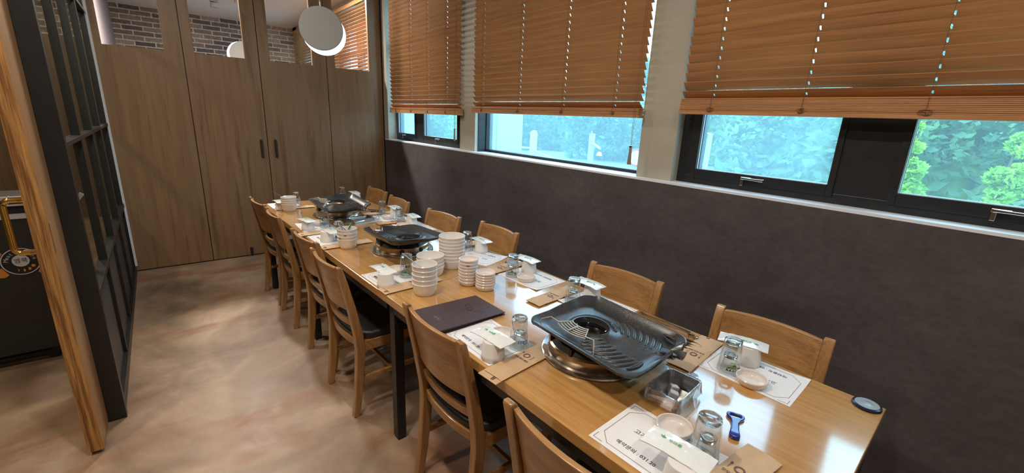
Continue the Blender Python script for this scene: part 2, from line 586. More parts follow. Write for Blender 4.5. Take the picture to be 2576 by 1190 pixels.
def sheet(bm, nx, ny, f, th=0.0):
    """grid surface f(u,v)->xyz; with thickness th along -z"""
    top = [[bm.verts.new(f(i/nx, j/ny)) for j in range(ny+1)] for i in range(nx+1)]
    for i in range(nx):
        for j in range(ny):
            bm.faces.new((top[i][j], top[i+1][j], top[i+1][j+1], top[i][j+1]))
    if th:
        bot = [[bm.verts.new(Vector(v.co)-Vector((0, 0, th))) for v in row] for row in top]
        for i in range(nx):
            for j in range(ny):
                bm.faces.new((bot[i][j], bot[i][j+1], bot[i+1][j+1], bot[i+1][j]))
        for i in range(nx):
            bm.faces.new((top[i][0], bot[i][0], bot[i+1][0], top[i+1][0]))
            bm.faces.new((top[i][ny], top[i+1][ny], bot[i+1][ny], bot[i][ny]))
        for j in range(ny):
            bm.faces.new((top[0][j], top[0][j+1], bot[0][j+1], bot[0][j]))
            bm.faces.new((top[nx][j], bot[nx][j], bot[nx][j+1], top[nx][j+1]))
    bmesh.ops.recalc_face_normals(bm, faces=bm.faces[:])


def obj(name, bm, mat, parent=None, smooth=False, bevel=0.0, seg=2, angle=40):
    me = bpy.data.meshes.new(name)
    bm.to_mesh(me)
    bm.free()
    o = bpy.data.objects.new(name, me)
    COL.objects.link(o)
    mats = mat if isinstance(mat, (list, tuple)) else [mat]
    for m in mats:
        me.materials.append(m)
    if smooth:
        for p in me.polygons:
            p.use_smooth = True
        try:
            me.set_sharp_from_angle(angle=math.radians(angle))
        except Exception:
            pass
    if bevel:
        b = o.modifiers.new('bevel', 'BEVEL')
        b.width = bevel
        b.segments = seg
        b.limit_method = 'ANGLE'
        b.angle_limit = math.radians(35)
    if parent is not None:
        o.parent = parent
    return o


def tag(o, label=None, cat=None, group=None, kind=None):
    if label:
        o['label'] = label
    if cat:
        o['category'] = cat
    if group:
        o['group'] = group
    if kind:
        o['kind'] = kind
    return o


def thing(name, label, cat, loc=(0, 0, 0), rz=0.0, group=None):
    o = bpy.data.objects.new(name, None)
    COL.objects.link(o)
    o.empty_display_size = 0.05
    o.location = loc
    o.rotation_euler = (0, 0, rz)
    return tag(o, label, cat, group)


def struct(name, bm, mat, parent=None, **kw):
    o = obj(name, bm, mat, parent, **kw)
    if parent is None:
        o['kind'] = 'structure'
    return o


def kids(o):
    return [c for c in COL.objects if c.parent == o]


def dup(root, loc, rz, label=None, group=None):
    r = root.copy()
    COL.objects.link(r)
    r.location = loc
    r.rotation_euler = (0, 0, rz)
    if label:
        r['label'] = label
    if group:
        r['group'] = group
    for ch in root['_k'] if False else KIDS.get(root.name, []):
        c = ch.copy()
        COL.objects.link(c)
        c.parent = r
        for g in KIDS.get(ch.name, []):
            d = g.copy()
            COL.objects.link(d)
            d.parent = c
    return r


KIDS = {}


def index_kids(root):
    KIDS[root.name] = [c for c in COL.objects if c.parent == root]
    for c in KIDS[root.name]:
        KIDS[c.name] = [g for g in COL.objects if g.parent == c]


def text_bm(s, size, align='CENTER', depth=0.00025):
    cu = bpy.data.curves.new('lettering', 'FONT')
    cu.body = s
    cu.size = size
    cu.align_x = align
    cu.align_y = 'CENTER'
    cu.extrude = depth
    cu.resolution_u = 2
    o = bpy.data.objects.new('lettering', cu)
    COL.objects.link(o)
    bpy.context.view_layer.update()
    dg = bpy.context.evaluated_depsgraph_get()
    me = bpy.data.meshes.new_from_object(o.evaluated_get(dg))
    bm = bmesh.new()
    bm.from_mesh(me)
    bpy.data.objects.remove(o)
    bpy.data.curves.remove(cu)
    bpy.data.meshes.remove(me)
    return bm


def merge(bm, other, mat=None):
    me = bpy.data.meshes.new('tmp')
    other.to_mesh(me)
    other.free()
    if mat is not None:
        me.transform(mat)
    bm.from_mesh(me)
    bpy.data.meshes.remove(me)


def rect_line(bm, pts, w, z, closed=False, h=0.0002):
    """flat printed line along 2D polyline"""
    P = [Vector((p[0], p[1])) for p in pts]
    segs = list(zip(P, P[1:]))
    if closed:
        segs.append((P[-1], P[0]))
    for a, b in segs:
        d = (b-a)
        l = d.length
        ang = math.atan2(d.y, d.x)
        m = (a+b)/2
        box(bm, (m.x, m.y, z), (l+w, w, h), Matrix.Rotation(ang, 4, 'Z'))


def ring_flat(bm, cx, cy, z, r, w, n=32, sx=1, sy=1, h=0.0002):
    lo = []
    for rr, zz in ((r-w/2, z-h/2), (r+w/2, z-h/2), (r+w/2, z+h/2), (r-w/2, z+h/2)):
        lo.append([bm.verts.new((cx+sx*rr*math.cos(2*PI*i/n), cy+sy*rr*math.sin(2*PI*i/n), zz)) for i in range(n)])
    for a, b in zip(lo, lo[1:]+[lo[0]]):
        for i in range(n):
            j = (i+1) % n
            bm.faces.new((a[i], a[j], b[j], b[i]))
    bmesh.ops.recalc_face_normals(bm, faces=bm.faces[:])


def disc_flat(bm, cx, cy, z, r, n=32, sx=1, sy=1, h=0.0003, a0=0, a1=2*PI):
    prism(bm, [(cx+sx*r*math.cos(a0+(a1-a0)*i/n), cy+sy*r*math.sin(a0+(a1-a0)*i/n)) for i in range(n)], z, z+h)


def arc(cx, cy, r, a0, a1, n=12):
    return [(cx+r*math.cos(a0+(a1-a0)*i/n), cy+r*math.sin(a0+(a1-a0)*i/n)) for i in range(n+1)]


def round_rect(w, h, r, n=6, cx=0, cy=0):
    pts = []
    for (sx, sy, a) in ((1, 1, 0), (-1, 1, PI/2), (-1, -1, PI), (1, -1, 1.5*PI)):
        pts += arc(cx+sx*(w/2-r), cy+sy*(h/2-r), r, a, a+PI/2, n)
    return pts


# ------------------------------------------------------------------ SETTING: room shell
XW = 2.1455
YP = 5.1313
ZS = 1.2355
bm = bmesh.new()
bx(bm, -4.0, 2.6, -3.0, 9.6, -0.12, 0.0)
struct('floor', bm, M['floor'])
bm = bmesh.new()
bx(bm, -4.0, 2.6, -3.0, 9.6, CEIL, CEIL+0.1)
struct('ceiling', bm, M['ceiling'])
bm = bmesh.new()
bx(bm, XW, 2.42, -3.0, 9.45, 0.0, ZS-0.012)
struct('wall_right', bm, M['dark_wall'])
bm = bmesh.new()
bx(bm, XW-0.001, 2.42, -3.0, 9.45, ZS-0.012, ZS)
struct('trim_1', bm, M['sillm'])
# columns of the window wall and the lintel above
XC = 2.19
COLS = [(5.0, 5.30, 'trim_2'), (3.245, 3.49, 'trim_3'), (1.305, 1.53, 'trim_4'), (-1.1, -0.72, 'trim_5'), (6.95, 7.15, 'trim_6'), (9.0, 9.45, 'trim_7')]
for (y0, y1, nm) in COLS:
    bm = bmesh.new()
    bx(bm, XC if nm != 'trim_2' else XW, 2.42, y0, y1, ZS, CEIL)
    struct(nm, bm, M['cream'])
bm = bmesh.new()
bx(bm, XC, 2.42, -3.0, 9.45, 2.86, CEIL)
struct('trim_8', bm, M['cream'])
bm = bmesh.new()
bx(bm, XW+0.05, 2.42, -3.0, -1.1, ZS, CEIL)
struct('trim_9', bm, M['cream'])
# brick wall of the next room
bm = bmesh.new()
bx(bm, -4.0, 2.6, 9.25, 9.45, 0.0, CEIL)
struct('wall_back', bm, M['brick'])
bm = bmesh.new()
bx(bm, -0.36, -0.30, YP+0.05, 9.25, 0.0, CEIL)
struct('wall_beyond_left', bm, M['mauve'])
# hall and rear enclosure
bm = bmesh.new()
bx(bm, -4.0, -0.46, 8.0, 8.1, 0.0, 2.28)
struct('wall_hall_far', bm, M['hall_wood'])
bm = bmesh.new()
bx(bm, -4.0, -0.46, 8.0, 8.1, 2.28, CEIL)
struct('wall_hall_far_top', bm, M['brick'])
bm = bmesh.new()
bx(bm, -4.1, -4.0, -3.0, 9.5, 0.0, CEIL)
struct('wall_hall_side', bm, M['hall_wood'])
bm = bmesh.new()
bx(bm, -4.0, 2.6, -3.1, -3.0, 0.0, CEIL)
struct('wall_front', bm, M['white_wall'])

# ------------------------------------------------------------------ windows
def frame_rect(bm, x0, x1, y0, y1, z0, z1, w, wb=None, wt=None):
    wb = wb or w
    wt = wt or w
    bx(bm, x0, x1, y0, y0+w, z0, z1)
    bx(bm, x0, x1, y1-w, y1, z0, z1)
    bx(bm, x0, x1, y0+w, y1-w, z0, z0+wb)
    bx(bm, x0, x1, y0+w, y1-w, z1-wt, z1)


ZT = 2.86


def window_handle(parent, y, z, x=2.244):
    bm = bmesh.new()
    box(bm, (x-0.008, y+0.03, z), (0.016, 0.05, 0.012))
    box(bm, (x-0.016, y+0.045, z-0.018), (0.01, 0.014, 0.036))
    secs = []
    for k, (yy, h, xo) in enumerate([(0.05, 0.012, 0), (0.02, 0.010, 0.004), (-0.02, 0.010, 0.010), (-0.06, 0.014, 0.014)]):
        cx = x-0.02-xo
        secs.append([(cx-0.005, y+yy, z-h/2), (cx+0.005, y+yy, z-h/2), (cx+0.005, y+yy, z+h/2), (cx-0.005, y+yy, z+h/2)])
    loft(bm, secs)
    o = obj('window_handle', bm, M['chrome'], parent, bevel=0.002)
    o['label'] = 'chrome cam handle'


def sash_window(name, y0, y1, lights, sash_top=1.69, transom=2.3):
    """black frame; lights = list of (y0,y1) openings"""
    bm = bmesh.new()
    bx(bm, 2.25, 2.33, y0, y1, ZS, ZS+0.045)
    bx(bm, 2.25, 2.33, y0, y1, ZT-0.05, ZT)
    ys = sorted([y0, y1] + [v for l in lights for v in l])
    for a, b in zip(ys[0::2], ys[1::2]):
        bx(bm, 2.25, 2.33, a, b, ZS+0.045, ZT-0.05)
    bx(bm, 2.25, 2.33, y0, y1, transom-0.03, transom+0.03)
    root = struct(name, bm, M['frame_black'], bevel=0.003)
    for (a, b) in lights:
        bm = bmesh.new()
        frame_rect(bm, 2.244, 2.30, a-0.02, b+0.02, ZS+0.03, sash_top, 0.026, 0.05)
        obj('window_sash', bm, M['frame_black'], root, bevel=0.003)
        bm = bmesh.new()
        frame_rect(bm, 2.262, 2.268, a+0.003, b-0.003, ZS+0.077, sash_top-0.023, 0.004)
        s = obj('sealant_bead', bm, M['sillm'], root)
        bm = bmesh.new()
        bx(bm, 2.28, 2.284, a-0.002, b+0.002, ZS+0.06, sash_top-0.01)
        obj('window_pane', bm, M['pane'] if a > 0.3 else M['pane_clear'], root)
        bm = bmesh.new()
        bx(bm, 2.28, 2.284, a-0.002, b+0.002, sash_top, ZT-0.04)
        obj('window_pane', bm, M['pane'], root)
        window_handle(root, (a+b)/2+0.0, ZS+0.062)
    return root


sash_window('window_1', 3.49, 5.0, [(3.63, 4.32), (4.52, 5.0-0.035)])
bm = bmesh.new()
frame_rect(bm, 2.30, 2.37, 1.53, 3.245, ZS, ZT, 0.018, 0.02)
root = struct('window_2', bm, M['frame_black'], bevel=0.002)
bm = bmesh.new()
bx(bm, 2.335, 2.34, 1.535, 3.24, ZS+0.01, ZT-0.01)
obj('window_pane', bm, M['pane'], root)
bm = bmesh.new()
bx(bm, 2.222, 2.30, 3.236, 3.2455, ZS, ZT)
o = obj('window_jamb', bm, M['frame_black'], root)
sash_window('window_3', -0.72, 1.305, [(0.585, 1.205), (-0.28, 0.36)])
sash_window('window_4', 5.30, 6.95, [(5.4, 6.1), (6.2, 6.85)])
sash_window('window_5', 7.15, 9.0, [(7.25, 8.0), (8.1, 8.9)])


# ------------------------------------------------------------------ venetian blinds
def blind(name, label, y0, y1, zbot, ztop, nstack, cords, tilt, pull=None, x=2.148, pitch=0.042, gapfix=None):
    root = thing(name, label, 'blind', (x, (y0+y1)/2, zbot), 0, 'wooden venetian blinds')
    ym = (y0+y1)/2
    w = (y1-y0)
    # slats; room edge up, hand-made look with tiny random tilt
    bm = bmesh.new()
    z = zbot + 0.006*nstack + 0.035
    H = ztop-zbot
    k = 0
    rr = random.Random(hash(name) % 97 + int(y0*10))
    zz = z-zbot
    hw = 0.0255
    while zz < H-0.05:
        t = tilt + rr.uniform(-0.03, 0.03)
        if k < 3:
            t = tilt - (3-k)*0.10
        dx, dz = math.cos(t)*hw, math.sin(t)*hw
        # section across: slight crown
        nrm = Vector((-math.sin(t), 0, -math.cos(t)))
        pts = []
        for s, cr in ((-1, 0), (-0.33, 0.0018), (0.33, 0.0018), (1, 0)):
            pts.append((Vector((-dx*s, 0, dz*s)) + nrm*cr))
        lo = [p + nrm*0.0026 for p in pts]
        loop = pts + lo[::-1]
        jit = rr.uniform(-0.003, 0.003)
        ends = [-w/2+jit]
        for c_ in sorted(cords):
            hy_ = c_-ym
            if abs(hy_) < w/2-0.02:
                ends += [hy_-0.0035, hy_+0.0035]
        ends.append(w/2+jit)
        for e0, e1 in zip(ends[0::2], ends[1::2]):
            loft(bm, [[(p.x, e0, zz+p.z) for p in loop], [(p.x, e1, zz+p.z) for p in loop]])
        for e0, e1 in zip(ends[1:-1:2], ends[2:-1:2]):
            for f0, f1 in ((0, 1), (2, 3)):
                sub = [pts[f0]*1.0, pts[f1] if f0 == 0 else pts[f1], lo[f1], lo[f0]]
                loft(bm, [[(p.x, e0, zz+p.z) for p in sub], [(p.x, e1, zz+p.z) for p in sub]])
        zz += pitch
        k += 1
    obj('slats', bm, M['slat'], root)
    # stacked slats and bottom rail
    bm = bmesh.new()
    box(bm, (0, 0, 0.008), (0.052, w+0.012, 0.016))
    for i in range(nstack):
        box(bm, (rr.uniform(-0.002, 0.002), rr.uniform(-0.003, 0.003), 0.0193+0.006*i), (0.05, w+0.006, 0.0054))
    obj('bottom_rail', bm, M['slat'], root, bevel=0.001)
    bm = bmesh.new()
    box(bm, (0.01, 0, H-0.02), (0.06, w, 0.045))
    obj('head_rail', bm, M['slat'], root, bevel=0.002)
    bm = bmesh.new()
    for c in cords:
        cy = c-ym
        for dx in (-0.027, 0.027):
            tube(bm, [(dx, cy, 0.01), (dx, cy, H-0.04)], 0.0009, 5)
        q = 0.02+0.006*nstack
        zc = q
        while zc < H-0.06:
            tube(bm, [(-0.027, cy-0.004, zc), (0.0, cy+0.004, zc+0.012), (0.026, cy, zc-0.012)], 0.0007, 4)
            zc += pitch
    obj('ladder_cord', bm, M['cord_brown'], root)
    # bunched cord knots at the stack
    for c in cords:
        bm = bmesh.new()
        cy = c-ym
        for j in range(3):
            tube(bm, [(-0.029, cy+rr.uniform(-0.012, 0.012)+0.010*math.cos(a), 0.022+0.010*math.sin(a)) for a in [i*PI/4 for i in range(8)]], 0.0008, 4, True)
        obj('cord_knot', bm, M['cord_brown'], root)
    if pull:
        py, pz = pull
        bm = bmesh.new()
        for d in (-0.006, 0.006):
            tube(bm, [(-0.034, py-ym+d*0.3, pz-zbot+0.055), (-0.034, py-ym+d, 0.05), (-0.02, py-ym+d, H-0.02)], 0.0009, 5)
        obj('pull_cord', bm, M['cord_brown'], root)
        bm = bmesh.new()
        loft(bm, [[(-0.034+sx*0.5, py-ym+sy*a, pz-zbot+zz2) for sx, sy in ((-0.008, -1), (0.008, -1), (0.008, 1), (-0.008, 1))] for zz2, a in ((-0.05, 0.013), (0.0, 0.009), (0.045, 0.007))])
        t = obj('tassel', bm, M['tassel'], root, bevel=0.002)
        bm = bmesh.new()
        box(bm, (-0.034, py-ym, pz-zbot+0.052), (0.012, 0.016, 0.014))
        obj('tassel_cap', bm, M['chrome'], t, bevel=0.002)
    return root


blind('venetian_blind', 'wooden venetian blind beside the wood partition, over two small awning sashes', 3.42, 4.89, 1.541, 2.86, 7, (4.737, 4.362, 3.996, 3.643), 1.02, (3.462, 1.365))
blind('venetian_blind', 'wooden venetian blind between the two cream columns, over the fixed pane', 1.52, 3.2, 1.567, 2.86, 6, (3.06, 2.587, 2.126, 1.70), 1.02, (1.535, 1.355))
blind('venetian_blind', 'widest dark wooden venetian blind hanging over the black awning windows by the table end', -0.55, 1.265, 1.594, 2.86, 10, (1.106, 0.71, 0.32, -0.1), 1.03, None)
blind('venetian_blind', 'wooden venetian blind beyond the partition, seen through the openings beside the pendant disc', 5.34, 6.93, 1.62, 2.86, 6, (5.6, 6.1, 6.6), 0.35, None)
blind('venetian_blind', 'wooden venetian blind beyond the partition, next to the brick wall', 7.17, 8.98, 1.62, 2.86, 6, (7.4, 8.0, 8.6), 0.35, None)

# ------------------------------------------------------------------ folding partition of four door panels
XP = [-0.326, 0.2825, 0.884, 1.526, 2.143]
OP = [(-0.257, 0.150), (0.366, 0.764), (0.983, 1.384), (1.615, 1.993)]
for i in range(4):
    x0, x1 = XP[i]+0.0035, XP[i+1]-0.0035
    a, b = OP[i]
    bm = bmesh.new()
    ya, yb = YP, YP+0.04
    bx(bm, x0, x1, ya, yb, 0.012, 1.985)
    bx(bm, x0, a, ya, yb, 1.985, 2.94)
    bx(bm, b, x1, ya, yb, 1.985, 2.94)
    bx(bm, a, b, ya, yb, 2.84, 2.94)
    d = struct('door_%d' % (i+1), bm, M['panel'])
    if i in (1, 2):
        hx = 0.826 if i == 1 else 0.957
        bm = bmesh.new()
        box(bm, (hx, YP-0.003, 1.125), (0.022, 0.006, 0.182))
        box(bm, (hx, YP-0.014, 1.205), (0.020, 0.024, 0.014))
        box(bm, (hx, YP-0.014, 1.045), (0.020, 0.024, 0.014))
        box(bm, (hx, YP-0.026, 1.125), (0.020, 0.009, 0.150))
        h = obj('door_handle', bm, M['bronze'], d, bevel=0.002)
        h['label'] = 'dark bronze pull handle'
    if i == 1:
        bm = bmesh.new()
        box(bm, (0.625, YP-0.006, 0.05), (0.028, 0.010, 0.085))
        tube(bm, [(0.625, YP-0.014, 0.0), (0.625, YP-0.014, 0.07)], 0.005, 8)
        obj('floor_bolt', bm, M['bronze'], d)
bm = bmesh.new()
for xg in XP[1:4]:
    bx(bm, xg-0.012, xg+0.012, YP+0.034, YP+0.046, 0.02, 2.94)
bx(bm, -0.34, 2.14, YP+0.012, YP+0.03, 0.0, 0.03)
struct('gap_blocker', bm, M['black'])  # black strips added behind the panel gaps so no light shows through
bm = bmesh.new()
bx(bm, 2.1425, 2.15, YP-0.02, YP+0.05, 0.0, 2.95)
struct('trim_11', bm, M['black'])

# ------------------------------------------------------------------ glazed side wall
bm = bmesh.new()
GX0, GX1 = -0.376, -0.307
MY = [3.28, 3.86, 4.45, 5.06]
bx(bm, GX0, GX1, 2.62, 2.665, 0, 2.95)
for y in MY:
    bx(bm, GX0+0.020, GX1-0.012, y, y+0.035, 0.06, 2.95)
for z0, z1 in ((0.0, 0.06), (0.625, 0.655), (1.33, 1.352), (2.2, 2.222), (2.9, 2.95)):
    bx(bm, GX0+0.014, GX1-0.006, 2.665, 5.105, z0, z1)
gw = struct('wall_left', bm, M['frame_dark'], bevel=0.002)
bm = bmesh.new()
bx(bm, -0.345, -0.339, 2.66, 5.09, 0.65, 2.92)
obj('wall_glazing', bm, M['pane_in'], gw)
bm = bmesh.new()
bx(bm, -0.352, -0.336, 2.66, 5.09, 0.05, 0.63)
obj('wall_lower_panel', bm, M['panel_grey'], gw)
bm = bmesh.new()
bx(bm, -0.322, -0.304, 5.112, 5.130, 0.06, 2.95)
struct('trim_12', bm, M['sillm'])

# ------------------------------------------------------------------ sliding door at the entrance
bm = bmesh.new()
bx(bm, -0.427, -0.376, 2.378, 3.02, 0.018, 2.25)
d = struct('door_5', bm, [M['door'], M['door_edge']], bevel=0.0015)
for p in d.data.polygons:
    if abs(p.normal.y) > 0.9:
        p.material_index = 1
bm = bmesh.new()
hz0, hz1, hy, hxx = 0.955, 1.160, 2.40, -0.427
pts = [(hxx, hy, hz1), (hxx-0.035, hy, hz1+0.0)]
pts += [(hxx-0.035-0.022*math.sin(a), hy, hz1-0.022+0.022*math.cos(a)) for a in [i*PI/2/6 for i in range(1, 7)]]
pts += [(hxx-0.035-0.022*math.cos(a), hy, hz0+0.022-0.022*math.sin(a)) for a in [i*PI/2/6 for i in range(0, 7)]]
pts += [(hxx, hy, hz0)]
tube(bm, pts, 0.0105, 14)
for z in (hz0, hz1):
    lathe(bm, [(0.0, 0.0), (0.018, 0.0), (0.018, 0.003), (0, 0.003)], 16, (hxx-0.002, hy, z-0.0015))
h = obj('door_handle', bm, M['brass'], d, smooth=True)
h['label'] = 'brass D-shaped pull handle'
bm = bmesh.new()
bx(bm, -0.377, -0.3748, 2.386, 2.393, 0.945, 1.065)
o = obj('door_latch', bm, M['steel'], d)

# ------------------------------------------------------------------ housings of the added, unseen ceiling fill lamps
for i, (lx, ly, lp, where) in enumerate(FILL_LAMPS):
    t = thing('ceiling_fill_lamp', 'added unseen ceiling fill light ' + where, 'ceiling light', (lx, ly, CEIL), 0, 'added ceiling fill lights')
    bm = bmesh.new()
    lathe(bm, [(0.075, 0.0), (0.095, 0.0), (0.095, -0.008), (0.075, -0.006), (0.075, 0.0)], 32)
    obj('rim', bm, M['white_wall'], t, smooth=True)
    bm = bmesh.new()
    lathe(bm, [(0.0, -0.001), (0.074, -0.001), (0.074, -0.003), (0.0, -0.003)], 32)
    obj('diffuser', bm, M['down'], t)


# ------------------------------------------------------------------ pendant lamps
def pendant(label, loc, R, face, off, group=None, r_cord=0.002):
    t = thing('pendant_lamp', label, 'pendant lamp', (loc[0], loc[1], loc[2]), 0, group)
    n = Vector((face[0], face[1], 0)).normalized()
    side = Vector((-n.y, n.x, 0))
    ang = math.atan2(n.y, n.x)
    rot = Matrix.Rotation(ang, 4, 'Z') @ Matrix.Rotation(PI/2, 4, 'Y')
    bm = bmesh.new()
    lathe(bm, [(0, 0.016), (R-0.004, 0.016), (R, 0.012), (R, 0.0), (0, 0.0)], 64)
    bm.transform(rot)
    obj('disc', bm, M['grey_lamp'], t, smooth=True)
    bm = bmesh.new()
    lathe(bm, [(0, -0.004), (R-0.002, -0.004), (R, -0.008), (R-0.002, -0.024), (R*0.9, -0.03), (0, -0.032)], 64)
    bm.transform(Matrix.Translation(Vector((side.x*off[0], side.y*off[0], off[1]))) @ rot)
    obj('diffuser', bm, M['glow'], t, smooth=True)
    bm = bmesh.new()
    b = -n*0.006
    tube(bm, [(b.x, b.y, R+0.03), (b.x, b.y, CEIL-loc[2]-0.03)], r_cord, 6)
    obj('cord', bm, M['white_wall'], t)
    bm = bmesh.new()
    tube(bm, [(b.x, b.y, R-0.004), (b.x, b.y, R+0.032)], 0.006, 8)
    obj('cord_grip', bm, M['steel'], t)
    bm = bmesh.new()
    lathe(bm, [(0, -0.001), (0.05, -0.001), (0.05, -0.03), (0, -0.03)], 24, (b.x, b.y, CEIL-loc[2]))
    obj('canopy', bm, M['white_wall'], t)
    return t


pendant('round grey pendant disc lamp with a glowing rim hanging over the tables', (1.12, 3.84, 2.151), 0.160, (-1.12, -3.84), (0.020, -0.034))
pendant('grey disc pendant lamp hanging beyond the partition in front of the bricks', (1.13, 7.6, 2.25), 0.18, (-0.3, -1), (-0.035, -0.005))
t = thing('ceiling_spotlight', 'small grey ceiling spotlight beyond the partition above the bricks', 'spotlight', (0.86, 7.75, CEIL))
bm = bmesh.new()
box(bm, (0, 0, -0.02), (0.10, 0.10, 0.04))
obj('base', bm, M['sign_grey'], t, bevel=0.005)
bm = bmesh.new()
lathe(bm, [(0, -0.04), (0.045, -0.05), (0.055, -0.11), (0.04, -0.112), (0.035, -0.08), (0, -0.08)], 20)
obj('head', bm, M['sign_grey'], t, smooth=True)

# ------------------------------------------------------------------ sign counter in the hall
t = thing('sign_counter', 'black counter with a round meat restaurant logo beyond the open wooden door', 'counter', (-0.9, 3.5, 0))
bm = bmesh.new()
bx(bm, -0.80, 0.32, 0.0, 0.42, 0.092, 0.885)
obj('body', bm, M['sign'], t, bevel=0.003)
bm = bmesh.new()
bx(bm, -0.80, 0.32, -0.006, 0.02, 0.886, 0.912)
bx(bm, -0.80, 0.32, -0.006, 0.015, 0.99, 1.008)
bx(bm, -0.80, 0.32, -0.006, 0.015, 0.958, 0.966)
for x0 in (-0.7, -0.38, -0.06, 0.22):
    box(bm, (x0+0.255, 0.004, 0.955), (0.022, 0.018, 0.125), Matrix.Rotation(0.62, 4, 'Y'))
obj('rail_frame', bm, M['sign_grey'], t)
bm = bmesh.new()
bx(bm, -0.78, 0.30, 0.015, 0.41, 0.885, 0.985)
obj('recessed_top', bm, M['black'], t)
bm = bmesh.new()
for x0 in (-0.62, -0.20, 0.24):
    box(bm, (x0, 0.08, 0.05), (0.035, 0.03, 0.11), Matrix.Rotation(0.35, 4, 'Y'))
    box(bm, (x0, 0.34, 0.05), (0.035, 0.03, 0.11), Matrix.Rotation(0.35, 4, 'Y'))
bx(bm, -0.75, 0.30, 0.075, 0.095, 0.03, 0.05)
obj('base_frame', bm, M['black_steel'], t)
# logo on the front (local XY plane turned upright)
UP = Matrix.Translation((0.208, -0.0015, 0.643)) @ Matrix.Rotation(PI/2, 4, 'X')


def logo_part(name, bm, mat):
    bm.transform(UP)
    return obj(name, bm, mat, t)


bm = bmesh.new()
for s in (-1, 1):
    if s == 1:
        logo_part('logo_wing', bm, M['orange'])
        bm = bmesh.new()
    prism(bm, [(s*0.150, 0.095), (s*0.088, 0.095), (s*0.062, 0.05), (s*0.085, 0.0), (s*0.15, -0.02)][::s], 0, 0.0006)
    prism(bm, [(s*0.15, -0.075), (s*0.115, -0.05), (s*0.078, -0.028), (s*0.055, -0.072), (s*0.075, -0.085)][::s], 0, 0.0006)
logo_part('logo_wing', bm, M['orange'])
bm = bmesh.new()
disc_flat(bm, 0, 0, 0.0007, 0.081, 48)
logo_part('logo_disc', bm, M['black'])
bm = bmesh.new()
ring_flat(bm, 0, 0, 0.0012, 0.0755, 0.005, 48)
disc_flat(bm, 0, 0.004, 0.0011, 0.034, 40)
s = 'Meat Restore'
for i, ch in enumerate(s):
    if ch == ' ':
        continue
    a = math.radians(168 - i*(156/(len(s)-1)))
    merge(bm, text_bm(ch, 0.026), Matrix.Translation((0.056*math.cos(a), 0.056*math.sin(a), 0.0013)) @ Matrix.Rotation(a-PI/2, 4, 'Z'))
logo_part('logo_lettering', bm, M['sign_grey'])
bm = text_bm('엠쿡', 0.030)
bm.transform(Matrix.Translation((0, 0.004, 0.0018)))
logo_part('logo_name', bm, M['black'])
bm = bmesh.new()
for k in range(5):
    a = math.radians(-140 + k*26)
    cx, cy = 0.053*math.cos(a), 0.053*math.sin(a)
    q = k/4
    th = 12
    pts = [(cx+0.0085*math.cos(b), cy+0.0085*math.sin(b)) for b in [(-PI/2+PI*i/th) for i in range(th+1)]]
    e = 0.0085*(1-1.95*q)
    pts += [(cx+e*math.cos(b), cy+0.0085*math.sin(b)) for b in [(PI/2-PI*i/th) for i in range(1, th)]]
    prism(bm, pts, 0.0012, 0.0016)
logo_part('logo_moons', bm, M['orange'])

# ------------------------------------------------------------------ tables
TT = 0.0415
TU = Vector((math.cos(TT), math.sin(TT), 0))
TV = Vector((math.sin(TT), -math.cos(TT), 0))
T0 = Vector((0.6032, 4.0724, 0))
TW = 0.8135
TZ = 0.75


def make_table(label, s0, s1, both=False):
    L = s1-s0-0.002
    o = T0 + TV*s0
    t = thing('dining_table', label, 'table', (o.x, o.y, 0), TT, 'oak dining tables pushed end to end')
    # local: +x across, -y along
    bm = bmesh.new()
    bx(bm, 0, TW, -L, 0, TZ-0.038, TZ)
    obj('tabletop', bm, M['table'], t, bevel=0.0025)
    bm = bmesh.new()
    frame_y0, frame_y1 = -L+0.012, -0.012
    for (x0, x1, y0, y1) in ((0.012, 0.042, frame_y0, frame_y1), (TW-0.042, TW-0.012, frame_y0, frame_y1), (0.042, TW-0.042, frame_y1-0.03, frame_y1), (0.042, TW-0.042, frame_y0, frame_y0+0.03)):
        bx(bm, x0, x1, y0, y1, TZ-0.078, TZ-0.038)
    obj('apron_frame', bm, M['black_steel'], t)
    for x in (0.012, TW-0.057):
        for y in ((-0.012-0.045, -L+0.012) if both else (-0.012-0.045,)):
            bm = bmesh.new()
            bx(bm, x, x+0.045, y, y+0.045, 0.014, TZ-0.038)
            lg = obj('leg', bm, M['black_steel'], t, bevel=0.002)
            bm = bmesh.new()
            bx(bm, x+0.004, x+0.041, y+0.004, y+0.041, 0.0, 0.02)
            obj('foot_cap', bm, M['black'], lg)
    return t


make_table('oak dining table closest to the wood partition, holding the first round grill', 0.0, 1.125)
make_table('middle oak dining table with the steel grill showing black port dots', 1.125, 2.345)
make_table('long oak dining table with the speckled grill pan and dark menu folder', 2.345, 3.9735, True)


